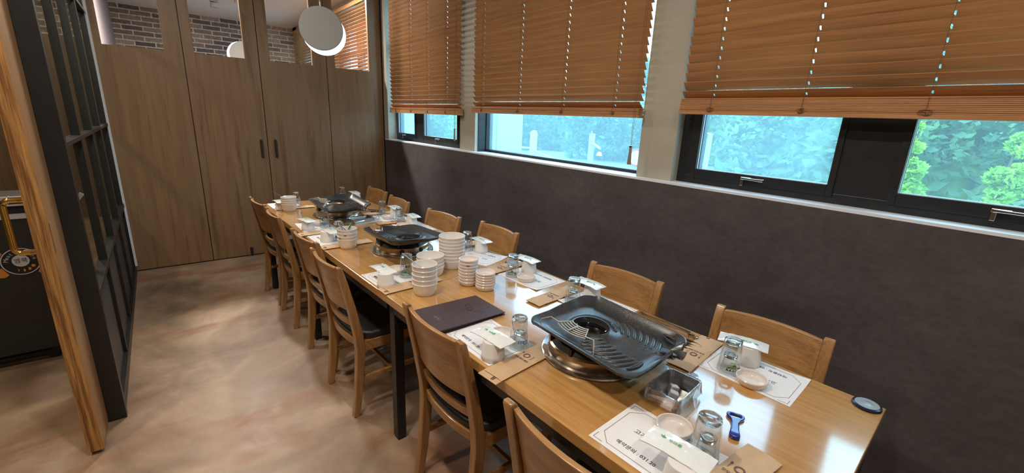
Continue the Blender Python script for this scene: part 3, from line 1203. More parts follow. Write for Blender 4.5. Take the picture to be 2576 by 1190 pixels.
# ------------------------------------------------------------------ chairs
def make_chair(label):
    t = thing('dining_chair', label, 'chair')
    CWd = 0.405
    w = 0.034
    prof = [(0.0, 0.0, 0.030), (0.018, 0.13, 0.038), (0.032, 0.26, 0.043), (0.040, 0.38, 0.046), (0.034, 0.46, 0.044), (0.006, 0.62, 0.038), (-0.022, 0.75, 0.032), (-0.040, 0.822, 0.026), (-0.043, 0.832, 0.016)]
    def px(z):
        for (a, b) in zip(prof, prof[1:]):
            if a[1] <= z <= b[1]:
                f = (z-a[1])/(b[1]-a[1])
                return a[0]+(b[0]-a[0])*f
        return prof[-1][0]
    for s in (-1, 1):
        bm = bmesh.new()
        secs = []
        cy = s*(CWd/2-w/2)
        for (x, z, d) in prof:
            secs.append([(x-d/2, cy-w/2, z), (x+d/2, cy-w/2, z), (x+d/2, cy+w/2, z), (x-d/2, cy+w/2, z)])
        loft(bm, secs)
        obj('leg', bm, M['chair'], t, bevel=0.004, smooth=True, angle=50)
    for s in (-1, 1):
        bm = bmesh.new()
        cy = s*(CWd/2-w/2+0.008)
        secs = []
        for (z, d) in ((0.0, 0.026), (0.2, 0.031), (0.42, 0.036)):
            secs.append([(0.40-d/2, cy-d/2, z), (0.40+d/2, cy-d/2, z), (0.40+d/2, cy+d/2, z), (0.40-d/2, cy+d/2, z)])
        loft(bm, secs)
        obj('leg', bm, M['chair'], t, bevel=0.003)
    yi = CWd/2-w

    def curved(z0, z1, bulge, th, nz=5, ny=12, ztop=0.0, wide=0.0):
        bm = bmesh.new()
        secs = []
        for j in range(ny+1):
            v = -1+2*j/ny
            y = v*(yi+wide)
            bx_ = -bulge*(1-v*v)
            loop = []
            zt = z1 - ztop*v*v
            for k in range(nz+1):
                z = z0+(zt-z0)*k/nz
                loop.append((px(z)+bx_-th/2+0.004, y, z))
            for k in range(nz, -1, -1):
                z = z0+(zt-z0)*k/nz
                loop.append((px(z)+bx_+th/2+0.004, y, z))
            secs.append(loop)
        loft(bm, secs)
        return bm
    obj('backrest', curved(0.585, 0.824, 0.026, 0.018, ztop=0.004), M['chair_h'], t, bevel=0.003, smooth=True, angle=50)
    obj('back_rail', curved(0.492, 0.528, 0.022, 0.018, 2), M['chair_h'], t, bevel=0.004, smooth=True, angle=50)
    bm = bmesh.new()
    merge(bm, curved(0.385, 0.425, 0.020, 0.020, 2))
    for s in (-1, 1):
        y = s*(CWd/2-0.012)
        bx(bm, 0.05, 0.39, y-0.010, y+0.010, 0.365, 0.42)
    bx(bm, 0.39, 0.41, -yi, yi, 0.365, 0.42)
    obj('seat_frame', bm, M['chair_h'], t, bevel=0.002)
    bm = bmesh.new()
    pts = []
    for i in range(13):
        v = -1+2*i/12
        pts.append((0.036-0.020*(1-v*v)+0.02*abs(v)**6, v*0.178))
    pts += [(0.10, 0.200), (0.30, 0.205), (0.405, 0.20), (0.425, 0.185), (0.432, 0.0), (0.425, -0.185), (0.405, -0.20), (0.30, -0.205), (0.10, -0.200)]
    prism(bm, pts, 0.421, 0.462)
    obj('seat', bm, M['seat'], t, bevel=0.014, seg=3, smooth=True, angle=60)
    for s in (-1, 1):
        bm = bmesh.new()
        y = s*(CWd/2-0.014)
        bx(bm, 0.028, 0.395, y-0.009, y+0.009, 0.195, 0.222)
        obj('stretcher', bm, M['chair_h'], t, bevel=0.003)
    bm = bmesh.new()
    bx(bm, 0.20, 0.218, -CWd/2+0.02, CWd/2-0.02, 0.20, 0.22)
    obj('cross_stretcher', bm, M['chair_h'], t, bevel=0.003)
    return t


def ch(aisle, n):
    side = 'aisle side' if aisle else 'window side'
    return '%s wooden dining chair on the %s, counted from the wood partition' % (n, side)


chair0 = make_chair(ch(True, 'first'))
chair0['group'] = 'chairs on the aisle side'
index_kids(chair0)
ORD = ['first', 'second', 'third', 'fourth', 'fifth', 'sixth', 'seventh', 'eighth', 'ninth', 'tenth']
AI = [(0.583, 3.825, 0.09), (0.598, 3.34, 0.01), (0.627, 2.625, 0.10), (0.608, 2.155, 0.045), (0.712, 1.25, 0.035), (0.664, 0.548, 0.02)]
for i, (x, y, a) in enumerate(AI):
    if i == 0:
        chair0.location = (x, y, 0)
        chair0.rotation_euler = (0, 0, a)
    else:
        dup(chair0, (x, y, 0), a, ch(True, ORD[i]), 'chairs on the aisle side')
WI = [(1.535, 3.975, PI+0.02), (1.515, 3.445, PI-0.04), (1.565, 2.77, PI+0.11), (1.668, 2.22, PI+0.012), (1.676, 1.19, PI+0.10), (1.698, 0.525, PI+0.105)]
for i, (x, y, a) in enumerate(WI):
    dup(chair0, (x, y, 0), a, ch(False, ORD[i]), 'chairs on the window side')


# ------------------------------------------------------------------ gas grills
def make_grill(label, pos, pan_c, rz, mat, variant):
    t = thing('table_grill', label, 'grill', (pos[0], pos[1], TZ), 0, 'round table grills')
    bm = bmesh.new()
    lathe(bm, [(0.150, 0.0), (0.176, 0.0), (0.180, 0.004), (0.178, 0.009), (0.170, 0.007), (0.160, 0.007), (0.155, 0.012), (0.150, 0.012)], 64)
    obj('base_ring', bm, M['steel'], t, smooth=True)
    bm = bmesh.new()
    lathe(bm, [(0.150, 0.001), (0.155, 0.010), (0.155, 0.046), (0.148, 0.052), (0.143, 0.050), (0.140, 0.012), (0.0, 0.010), (0.0, 0.001)], 64)
    body = obj('body', bm, M['steel_brown'], t, smooth=True)
    if variant == 2:
        bm = bmesh.new()
        for a in (-2.02, -1.28):
            d = Vector((math.cos(a), math.sin(a), 0))
            mt = Matrix.Translation(d*0.1555+Vector((0, 0, 0.030))) @ Matrix.Rotation(a, 4, 'Z') @ Matrix.Rotation(PI/2, 4, 'Y')
            b2 = bmesh.new()
            lathe(b2, [(0, 0.004), (0.012, 0.004), (0.014, 0.0), (0, 0.0)], 20)
            merge(bm, b2, mt)
        obj('port_plugs', bm, M['black'], body)
    bm = bmesh.new()
    lathe(bm, [(0.10, 0.030), (0.146, 0.046), (0.150, 0.054), (0.138, 0.070), (0.126, 0.072), (0.110, 0.052), (0.10, 0.042)], 48)
    for k in range(8):
        a = k*PI/4+0.2
        box(bm, (0.128*math.cos(a), 0.128*math.sin(a), 0.062), (0.05, 0.010, 0.024), Matrix.Rotation(a, 4, 'Z'))
    obj('burner_ring', bm, M['black'], t, smooth=True)
    # --- pan, local frame: +Y = high end with the hole, -Y = drain end
    W, L = 0.335, 0.425
    px_, py_, pz_, tilt = pan_c
    pm = Matrix.Translation((px_-pos[0], py_-pos[1], pz_-TZ)) @ Matrix.Rotation(rz, 4, 'Z') @ Matrix.Rotation(tilt, 4, 'X')
    hx, hy, hr = (0.0, 0.062, 0.061)
    n = 72
    out = round_rect(W, L, 0.045, 8)

    def ray_out(w, l, r, a):
        # point on rounded rect along direction a from the hole centre
        pts = round_rect(w, l, r, 8)
        best = None
        dx, dy = math.cos(a), math.sin(a)
        m_ = len(pts)
        for i in range(m_):
            x1, y1 = pts[i][0]-hx, pts[i][1]-hy
            x2, y2 = pts[(i+1) % m_][0]-hx, pts[(i+1) % m_][1]-hy
            ex, ey = x2-x1, y2-y1
            den = dx*ey-dy*ex
            if abs(den) < 1e-12:
                continue
            tt = (x1*ey-y1*ex)/den
            uu = (x1*dy-y1*dx)/den
            if tt > 0 and -1e-6 <= uu <= 1+1e-6:
                if best is None or tt < best:
                    best = tt
        return best
    NN = 180
    rings = []
    spec = [('h', 1.0, -0.014), ('h', 1.02, 0.004), ('h', 1.14, 0.004), ('h', 1.19, 0.0)]
    fl = [0.30, 0.55, 0.8, 1.0]
    bm = bmesh.new()
    allr = []
    for kind, f, z in spec:
        allr.append([(hx+hr*f*math.cos(2*PI*i/NN), hy+hr*f*math.sin(2*PI*i/NN), z) for i in range(NN)])
    rim_lo = [ray_out(W-0.062, L-0.055, 0.06, 2*PI*i/NN) for i in range(NN)]
    rim_hi = [ray_out(W-0.010, L-0.010, 0.05, 2*PI*i/NN) for i in range(NN)]
    rim_out = [ray_out(W, L, 0.048, 2*PI*i/NN) for i in range(NN)]

    def rim_z(x, y):
        # raised rim, higher on +x side, a spout notch at the drain end
        h = 0.016 + (0.016 if x > 0.06 else 0.016*max(0, (x+0.05)/0.11) if x > -0.05 else 0)
        if y < -L/2+0.05 and abs(x-0.085) < 0.030:
            h = 0.003
        if y > L/2-0.04:
            h *= 0.8
        return h
    for f in fl:
        ring = []
        for i in range(NN):
            a = 2*PI*i/NN
            r = hr*1.19+(rim_lo[i]-hr*1.19)*f
            ring.append((hx+r*math.cos(a), hy+r*math.sin(a), 0.0))
        allr.append(ring)
    for rr_, dz in ((rim_hi, None), (rim_out, -0.001)):
        ring = []
        for i in range(NN):
            a = 2*PI*i/NN
            x, y = hx+rr_[i]*math.cos(a), hy+rr_[i]*math.sin(a)
            z = rim_z(x, y) + (dz or 0)
            ring.append((x, y, z))
        allr.append(ring)
    # underside
    ring = []
    for i in range(NN):
        a = 2*PI*i/NN
        x, y = hx+(rim_out[i])*math.cos(a), hy+(rim_out[i])*math.sin(a)
        ring.append((x, y, rim_z(x, y)-0.008))
    allr.append(ring)
    ring = []
    for i in range(NN):
        a = 2*PI*i/NN
        ring.append((hx+rim_lo[i]*math.cos(a), hy+rim_lo[i]*math.sin(a), -0.009))
    allr.append(ring)
    ring = []
    for i in range(NN):
        a = 2*PI*i/NN
        ring.append((hx+hr*0.98*math.cos(a), hy+hr*0.98*math.sin(a), -0.016))
    allr.append(ring)
    vs = [[bm.verts.new(p) for p in r_] for r_ in allr]
    for a, b in zip(vs, vs[1:]+[vs[0]]):
        for i in range(NN):
            j = (i+1) % NN
            bm.faces.new((a[i], a[j], b[j], b[i]))
    bmesh.ops.recalc_face_normals(bm, faces=bm.faces[:])
    bm.transform(pm)
    pan = obj('grill_pan', bm, mat, t, smooth=True, angle=55)
    # raised ribs, two fans of arcs centred on the hole
    for (a0, a1) in ((-1.05, -0.30), (-2.82, -1.98)):
        bm = bmesh.new()
        for k in range(9):
            R = 0.085+0.0205*k
            if variant != 3:
                R2 = R
            a0k, a1k = a0-0.045*k, a1-0.055*k
            if a0 < -2:
                a0k, a1k = a0+0.075*k, a1+0.035*k
            pts = []
            for i in range(9):
                a = a0k+(a1k-a0k)*i/8
                x, y = hx+R*math.cos(a), hy+R*math.sin(a)
                if abs(x) < W/2-0.035 and y > -L/2+0.045:
                    pts.append((x, y, 0.0005))
            if len(pts) > 2:
                rr = [0.0068]*len(pts)
                rr[0] = rr[-1] = 0.003
                tube(bm, pts, rr, 10, flat=0.45)
        bm.transform(pm)
        obj('rib_fan', bm, mat, pan, smooth=True)
    bm = bmesh.new()
    # embossed loops near the drain corners, drain lip
    def smooth_loop(P, it=3):
        P = [Vector(p) for p in P]
        for _ in range(it):
            Q = []
            for a_, b_ in zip(P, P[1:]+P[:1]):
                Q += [a_*0.75+b_*0.25, a_*0.25+b_*0.75]
            P = Q
        return P
    tube(bm, smooth_loop([(-0.118, -0.160, 0.001), (-0.075, -0.176, 0.001), (-0.030, -0.168, 0.001), (-0.075, -0.166, 0.001)]), 0.0035, 8, True, flat=0.6)
    tube(bm, smooth_loop([(0.142, -0.190, 0.016), (0.146, -0.120, 0.018), (0.128, -0.150, 0.010), (0.122, -0.185, 0.010)]), 0.004, 8, True, flat=0.7)
    sheet(bm, 12, 8, lambda u, v: (0.085+(u-0.5)*(0.040+0.022*v), -L/2-0.018+v*0.062, -0.001+0.016*(2*u-1)**2*(1-0.75*v)), 0.0035)
    bm.transform(pm)
    obj('drain_lip', bm, mat, pan, smooth=True)
    # wire guard beside the hole
    bm = bmesh.new()
    gx, gy = (-0.075, 0.075)
    for k in range(6):
        rr_ = 0.068+0.010*k
        tube(bm, [(hx+rr_*math.cos(a)*1.0, hy+rr_*math.sin(a)*1.0, 0.016-0.0012*k) for a in [math.radians(150+60*i/8) for i in range(9)]], 0.0021, 6)
    for ad in (150, 180, 210):
        a = math.radians(ad)
        tube(bm, [(hx+r_*math.cos(a), hy+r_*math.sin(a), 0.016) for r_ in (0.066, 0.120)], 0.0021, 6)
    for ad in (140, 222):
        a = math.radians(ad)
        a2 = math.radians(150 if ad < 180 else 210)
        tube(bm, [(hx+0.116*math.cos(a2), hy+0.116*math.sin(a2), 0.015), (hx+0.14*math.cos(a), hy+0.14*math.sin(a), 0.022), (hx+0.17*math.cos(a), hy+0.17*math.sin(a), 0.012), (hx+0.178*math.cos(a), hy+0.178*math.sin(a), -0.012)], 0.0021, 6)
    bm.transform(pm @ Matrix.Translation((0, 0, 0.006)))
    if variant != 2:
        g = obj('wire_guard', bm, M['wire'], t, smooth=True)
    else:
        bm.free()
    # glossy black bowl under the hole
    bm = bmesh.new()
    lathe(bm, [(0.0, -0.026), (hr*0.9, -0.024), (hr*1.08, -0.012), (hr*1.1, -0.010), (hr*1.12, -0.014), (hr*0.9, -0.030), (0.0, -0.032)], 40, (hx, hy, 0))
    bm.transform(pm)
    o = obj('hole_liner', bm, M['liner'] if variant > 1 else M['copper'], t, smooth=True)
    return t


M['copper'] = plain('copper_toned_liner', (0.62, 0.33, 0.12), 0.3, 0.6)
M['wire'] = plain('satin_wire', (0.66, 0.62, 0.54), 0.38, 0.7)
M['liner'] = plain('glossy_black_liner', (0.004, 0.004, 0.005), 0.05, spec=0.6)
make_grill('round table grill with black pan on the table by the partition', (1.02, 3.40), (0.99, 3.24, 0.866, 0.06), 0.03, M['pan'], 1)
make_grill('round table grill with black pan and steel sides with black dots, middle table', (1.06, 2.32), (1.022, 2.215, 0.866, 0.06), PI+0.0, M['pan'], 2)
make_grill('large speckled granite grill pan on a round burner, long table', (1.095, 0.86), (1.072, 0.795, 0.857, 0.045), 0.03, M['pan_speck'], 3)


# ------------------------------------------------------------------ plastic wrapped drip trays
def tray(label, x, y, rz, w=0.15, d=0.10, h=0.05, blocks=True):
    t = thing('drip_tray', label, 'tray', (x, y, TZ), rz, 'film wrapped drip trays')
    bm = bmesh.new()
    o_ = round_rect(w*0.82, d*0.78, 0.012, 4)
    o1 = round_rect(w, d, 0.014, 4)
    n = len(o1)
    rings = [[(x_, y_, 0.0005) for x_, y_ in o_], [(x_, y_, h) for x_, y_ in o1], [(x_*0.97, y_*0.96, h) for x_, y_ in o1], [(x_*0.97, y_*0.96, 0.004) for x_, y_ in o_]]
    loft(bm, rings)
    obj('pan', bm, M['steel'], t)
    # crinkled film over it
    bm = bmesh.new()
    rr = random.Random(int(x*100))
    n = 56
    def ringf(f, z, amp):
        pts = round_rect(w*f, d*f, 0.014*f, 13)[:n]
        return [(px_+rr.uniform(-amp, amp), py_+rr.uniform(-amp, amp), z+rr.uniform(-amp, amp)) for px_, py_ in pts]
    rs = [ringf(1.10, 0.014, 0.004), ringf(1.06, 0.034, 0.003), ringf(1.05, h+0.002, 0.0015), ringf(0.98, h+0.003, 0.0015), ringf(0.84, h*0.55, 0.002), ringf(0.72, 0.010, 0.0015)]
    loft(bm, rs, cap=False)
    obj('plastic_film', bm, M['film'], t)
    # bunched film tail
    bm = bmesh.new()
    rs = []
    for k in range(6):
        rad = 0.012+0.006*math.sin(k*1.3)
        rs.append([(w*0.53+0.012*k+rr.uniform(-0.002, 0.002)*0.5, 0.022*math.cos(a)*(1.1-0.08*k)+rr.uniform(-0.003, 0.003), 0.028-0.002*k+rad*math.sin(a)+rr.uniform(-0.002, 0.002)) for a in [2*PI*i/14 for i in range(14)]])
    loft(bm, rs)
    obj('film_tail', bm, M['film'], t)
    if blocks:
        for (bx_, by_, rot) in ((-0.012, -0.006, 0.5), (0.018, 0.008, 0.9)):
            bm = bmesh.new()
            box(bm, (bx_, by_, 0.020), (0.020, 0.026, 0.026), Matrix.Rotation(rot, 4, 'Z') @ Matrix.Rotation(0.3, 4, 'X'))
            obj('block', bm, M['sign_grey'], t, bevel=0.003)
    return t


tray('film wrapped steel drip tray below the speckled pan spout', 1.092, 0.545, 0.09)
tray('film wrapped drip tray on paper below the pan by the partition', 1.09, 3.10, 0.1, 0.16, 0.09, 0.03, False)
bm = bmesh.new()
bx(bm, -0.10, 0.10, -0.045, 0.045, 0, 0.0006)
o = tag(obj('paper_slip', bm, M['paper']), 'small white paper slip under the wrapped tray near the partition grill', 'paper')
o.location = (1.13, 3.085, TZ+0.0002)
o.rotation_euler = (0, 0, 0.1)


# ------------------------------------------------------------------ place settings
def make_mat(label, x, y, rz, full=True, w=0.282, h=0.21, txt=True):
    t = thing('placemat', label, 'placemat', (x, y, TZ), rz, 'printed paper placemats')
    bm = bmesh.new()
    rr = random.Random(int(x*997+y*131))
    cx, cy = rr.choice([(-1, 1), (1, 1), (-1, -1), (1, -1)])
    def f(u, v):
        X, Y = (u-0.5)*w, (v-0.5)*h
        d = max(0, (X*cx/(w/2)+Y*cy/(h/2))-1.35)
        return (X, Y, 0.0009+0.006*d*d*2)
    sheet(bm, 16, 12, f, 0.0004)
    obj('sheet', bm, M['paper'], t, smooth=True)
    bm = bmesh.new()
    z = 0.0013
    a, b = w/2-0.016, h/2-0.016
    c = 0.030
    rect_line(bm, [(-a+c, b), (a-c, b), (a, b-c), (a, -b+c), (a-c, -b), (-a+c, -b), (-a, -b+c), (-a, b-c)], 0.0012, z, True)
    a2, b2 = w/2-0.009, h/2-0.009
    for sx in (-1, 1):
        for sy in (-1, 1):
            rect_line(bm, [(sx*a2, sy*(b2-0.022)), (sx*a2, sy*b2), (sx*(a2-0.026), sy*b2)], 0.0014, z)
    obj('printed_border', bm, M['line'], t)
    if txt:
        bm = text_bm('예약문의 : 031.20', 0.0155, 'LEFT')
        bm.transform(Matrix.Translation((-0.085, -0.062, z)))
        obj('lettering', bm, M['ink'], t)
        bm = text_bm('고기', 0.019, 'LEFT')
        bm.transform(Matrix.Translation((-0.075, 0.006, z)))
        obj('title_lettering', bm, M['ink'], t)
        bm = bmesh.new()
        for (ox, oy, ang) in ((0.052, -0.012, 0.4), (0.066, -0.006, 1.0)):
            pts = [(0.010*math.cos(q)*1.1, 0.0035*math.sin(q)) for q in [2*PI*i/14 for i in range(14)]]
            b2_ = bmesh.new()
            prism(b2_, pts, 0, 0.0003)
            merge(bm, b2_, Matrix.Translation((ox, oy, z)) @ Matrix.Rotation(ang, 4, 'Z'))
        obj('leaf_print', bm, M['green'], t)
    return t


def make_cup(label):
    t = thing('white_cup', label, 'cup', group='upturned white cups')
    bm = bmesh.new()
    def mod(a, z):
        return 1+0.010*math.cos(3*a+z*30)+0.006*math.cos(7*a)
    lathe(bm, [(0.0405, 0.0), (0.0412, 0.001), (0.0395, 0.020), (0.0384, 0.0215), (0.0368, 0.040), (0.0358, 0.0415), (0.0340, 0.062), (0.0325, 0.0645), (0.0, 0.0650), (0.0, 0.0625), (0.0315, 0.0620), (0.0385, 0.001), (0.0405, 0.0)], 48, mod=mod)
    obj('body', bm, M['cup'], t, smooth=True, angle=50)
    return t


def make_wipe(label):
    t = thing('wet_wipe_packet', label, 'wet wipe', group='wet wipe packets')
    rr = random.Random(3)
    hs = [[rr.uniform(-1, 1) for _ in range(8)] for _ in range(14)]
    def f(u, v):
        X, Y = (u-0.5)*0.155, (v-0.5)*0.072
        i, j = min(12.999, u*13), min(6.999, v*7)
        a, b = int(i), int(j)
        n = hs[a][b]*(1-(i-a))*(1-(j-b))+hs[a+1][b]*(i-a)*(1-(j-b))+hs[a][b+1]*(1-(i-a))*(j-b)+hs[a+1][b+1]*(i-a)*(j-b)
        puff = 0.0022*(1-(2*v-1)**2)*(1-(2*u-1)**4)
        droop = -0.008*max(0, abs(2*u-1)-0.45)
        return (X, Y, 0.0032+puff+droop+0.0010*n)
    bm = bmesh.new()
    sheet(bm, 26, 14, f, 0.0022)
    pk = obj('packet', bm, M['packet'], t, smooth=True, angle=60)
    bm = text_bm('물티슈', 0.0115)
    bm.transform(Matrix.Translation((-0.010, 0.006, 0.0075)) @ Matrix.Rotation(PI, 4, 'Z'))
    obj('lettering', bm, M['green'], t)
    bm = text_bm('♣', 0.012)
    bm.transform(Matrix.Translation((-0.036, 0.006, 0.0070)) @ Matrix.Rotation(PI, 4, 'Z'))
    for v in bm.verts:
        pass
    bm.free()
    bm = bmesh.new()
    for a in (0.4, 1.4, 2.4):
        b2_ = bmesh.new()
        prism(b2_, [(0.004+0.0045*math.cos(q), 0.0018*math.sin(q)) for q in [2*PI*i/12 for i in range(12)]], 0, 0.0003)
        merge(bm, b2_, Matrix.Translation((-0.040, 0.004, 0.0070)) @ Matrix.Rotation(a, 4, 'Z'))
    obj('leaf_print', bm, M['green'], t)
    return t


mm_, nt_, b_ = newmat('glossy_white_packet')
b_.inputs['Base Color'].default_value = (0.80, 0.84, 0.84, 1)
b_.inputs['Roughness'].default_value = 0.16
b_.inputs['Coat Weight'].default_value = 0.5
M['packet'] = mm_


def wrap(bm, R, z0, zs, slope=0.0, a0=0.0):
    """bend flat lettering (x,y) round a cylinder of radius R about z"""
    for v in bm.verts:
        x, y, z = v.co
        r = R + z + 0.0003 + slope*(y)
        a = a0 + x/R
        v.co = (r*math.cos(a), r*math.sin(a), z0+y*zs)
    bmesh.ops.recalc_face_normals(bm, faces=bm.faces[:])


def make_beer_glass(label, brand):
    t = thing('beer_glass', label, 'beer glass', group='upturned beer glasses')
    H = 0.116
    def R(z):
        return 0.0360-(0.0360-0.0275)*z/H
    bm = bmesh.new()
    prof = [(R(0)-0.0012, 0.0), (R(0), 0.0006), (R(0.03), 0.03), (R(0.07), 0.07), (R(0.108), 0.108), (0.0268, 0.1145), (0.0262, H-0.001), (0.0, H-0.0030),
            (0.0, H-0.0035), (R(0.112)-0.004, H-0.0036), (R(0.100)-0.0022, 0.100), (R(0.05)-0.0020, 0.05), (R(0)-0.0020, 0.0006), (R(0)-0.0012, 0.0)]
    lathe(bm, prof, 48)
    body = obj('body', bm, M['glass'], t, smooth=True, angle=50)
    bm = bmesh.new()
    lathe(bm, [(0.0, H-0.0028), (0.0180, H-0.0022), (0.0200, H), (0.0240, H), (0.0262, H-0.0025), (0.0262, H-0.0100), (0.0235, H-0.0150), (0.0190, H-0.0135), (0.0, H-0.0120)], 48)
    obj('thick_base', bm, M['glass_solid'], t, smooth=True, angle=60)
    # lettering is upside down because the glass stands on its mouth
    if brand == 'cass':
        bm = text_bm('Cass', 0.0205)
        sh = Matrix(((1, 0.25, 0, 0), (0, 1, 0, 0), (0, 0, 1, 0), (0, 0, 0, 1)))
        bm.transform(Matrix.Rotation(PI, 4, 'Z') @ sh)
        wrap(bm, R(0.032), 0.032, 1.0, -0.07)
        obj('lettering', bm, M['glass_ink_blue'], body)
        bm = bmesh.new()
        ring_flat(bm, 0, 0, 0, 0.0055, 0.0009, 20)
        rect_line(bm, [(-0.002, 0.003), (0, -0.003), (0.0025, 0.003)], 0.0009, 0)
        wrap(bm, R(0.016), 0.016, 1.0, -0.07, -0.12)
        obj('round_mark', bm, M['green'], body)
    else:
        bm = text_bm('TERRA', 0.0135)
        bm.transform(Matrix.Rotation(PI, 4, 'Z'))
        wrap(bm, R(0.024)+0.0004, 0.024, 1.0, -0.07)
        obj('lettering', bm, M['sillm'], body)
        bm = bmesh.new()
        prism(bm, [(-0.024, -0.007), (0.024, -0.007), (0.021, 0.0065), (-0.021, 0.0065)], 0, 0.0003)
        bmesh.ops.subdivide_edges(bm, edges=bm.edges[:], cuts=6, use_grid_fill=True)
        wrap(bm, R(0.024), 0.024, 1.0, -0.07)
        obj('green_band', bm, M['darkgreen'], body)
        bm = bmesh.new()
        rect_line(bm, [(-0.012, 0.0), (0.0, 0.012), (0.012, 0.0)], 0.0022, 0)
        bmesh.ops.subdivide_edges(bm, edges=bm.edges[:], cuts=3, use_grid_fill=True)
        wrap(bm, R(0.040), 0.032, 1.0, -0.07)
        obj('gold_peak', bm, M['gold'], body)
        bm = bmesh.new()
        prism(bm, [(-0.009, 0.0), (0.009, 0.0), (0.0, 0.009)], 0, 0.0003)
        wrap(bm, R(0.036), 0.032, 1.0, -0.07)
        obj('green_peak', bm, M['darkgreen'], body)
    return t


M['darkgreen'] = plain('glass_print_green', (0.01, 0.09, 0.03), 0.4)


def make_shot_glass(label):
    t = thing('shot_glass', label, 'shot glass', group='small glasses inside the beer glasses')
    H = 0.060
    bm = bmesh.new()
    lathe(bm, [(0.0245, 0.0), (0.0252, 0.0006), (0.0235, 0.02), (0.0205, 0.045), (0.0212, 0.052), (0.0208, 0.058), (0.019, H), (0.013, H), (0.010, H-0.003), (0.0, H-0.004),
               (0.0, H-0.014), (0.015, H-0.013), (0.0190, 0.040), (0.0232, 0.0006), (0.0245, 0.0)], 36, mod=lambda a, z: 1+(0.02*math.cos(9*a) if 0.045 < z < 0.059 else 0))
    obj('body', bm, M['glass'], t, smooth=True, angle=50)
    bm = bmesh.new()
    lathe(bm, [(0.0, H-0.0035), (0.0120, H-0.003), (0.0135, H-0.0008), (0.0180, H-0.0012), (0.0195, H-0.004), (0.0185, H-0.0110), (0.014, H-0.0125), (0.0, H-0.011)], 36)
    obj('thick_base', bm, M['glass_solid'], t, smooth=True, angle=60)
    return t


def make_sleeve(label, w=0.084, L=0.275):
    t = thing('cutlery_sleeve', label, 'cutlery sleeve', group='kraft paper cutlery sleeves')
    rr = random.Random(5)
    hs = [[rr.uniform(-1, 1) for _ in range(14)] for _ in range(7)]
    def bumpf(u, v):
        i, j = min(4.999, u*5), min(11.999, v*12)
        a, b = int(i), int(j)
        return hs[a][b]*(1-(i-a))*(1-(j-b))+hs[a+1][b]*(i-a)*(1-(j-b))+hs[a][b+1]*(1-(i-a))*(j-b)+hs[a+1][b+1]*(i-a)*(j-b)
    def f(u, v):
        X, Y = (u-0.5)*w, (v-0.5)*L+0.012
        edge = 1-(2*u-1)**4
        belly = 0.0045*edge*(0.35+0.65*math.sin(min(1, v*1.1)*PI*0.8+0.3))
        dent = 0.0022*math.exp(-((v-0.83)/0.05)**2)*math.cos(6*u)
        return (X, Y, 0.0048+belly+dent+0.0006*bumpf(u, v)*edge*(1 if v > 0.55 else 0.2))
    bm = bmesh.new()
    sheet(bm, 16, 44, f, 0.0004)
    fr = obj('front_sheet', bm, M['kraft'], t, smooth=True)
    bm = bmesh.new()
    sheet(bm, 4, 20, lambda u, v: ((u-0.5)*w, (v-0.5)*(L+0.022)-0.0, 0.0042-0.0015*(v < 0.03)), 0.0004)
    obj('back_sheet', bm, M['kraft'], t)
    # printed icons: spoon, plate ring, chopsticks, handwritten line
    bm = bmesh.new()
    z = 0.0108
    yc = 0.035
    rect_line(bm, [(-0.026, yc-0.013), (-0.026, yc+0.006)], 0.0012, z)
    disc_flat(bm, -0.026, yc+0.009, z, 0.0036, 16, 0.8, 1.2)
    ring_flat(bm, -0.003, yc, z, 0.0105, 0.0042, 28)
    for x in (0.018, 0.023):
        rect_line(bm, [(x, yc-0.015), (x, yc+0.013)], 0.0011, z)
    obj('icon_print', bm, M['kraft_ink'], t)
    bm = text_bm('맛있게드세요', 0.0105)
    bm.transform(Matrix.Translation((-0.002, yc-0.028, z-0.0006)))
    obj('lettering', bm, M['kraft_ink'], t)
    # spoon and chopsticks: only their ends show at the open end
    bm = bmesh.new()
    for (dx, r_) in ((0.010, 0.0026), (0.0165, 0.0022)):
        tube(bm, [(dx, -L/2-0.004, 0.0050), (dx, L/2-0.06, 0.0052)], r_*0.8, 8, flat=0.5)
    obj('cutlery', bm, M['steel'], t, smooth=True)
    return t


def side_name(s, i):
    n = ORD[i]
    return '%s from the wood partition on the %s side' % (n, 'aisle' if s == 'L' else 'window')


def blank(fn, *a):
    o = fn('x', *a)
    index_kids(o)
    return o


P_cup = make_cup('x'); index_kids(P_cup)
P_wipe = make_wipe('x'); index_kids(P_wipe)
P_cass = make_beer_glass('x', 'cass'); index_kids(P_cass)
P_terra = make_beer_glass('x', 'terra'); index_kids(P_terra)
P_shot = make_shot_glass('x'); index_kids(P_shot)
P_sleeve = make_sleeve('x'); index_kids(P_sleeve)
FIRST = set()


def place(proto, loc, rz, label):
    """the first placement moves the prototype itself, later ones copy it"""
    if proto.name not in FIRST:
        FIRST.add(proto.name)
        proto.location = loc
        proto.rotation_euler = (0, 0, rz)
        proto['label'] = label
        return proto
    return dup(proto, loc, rz, label)


H = PI/2
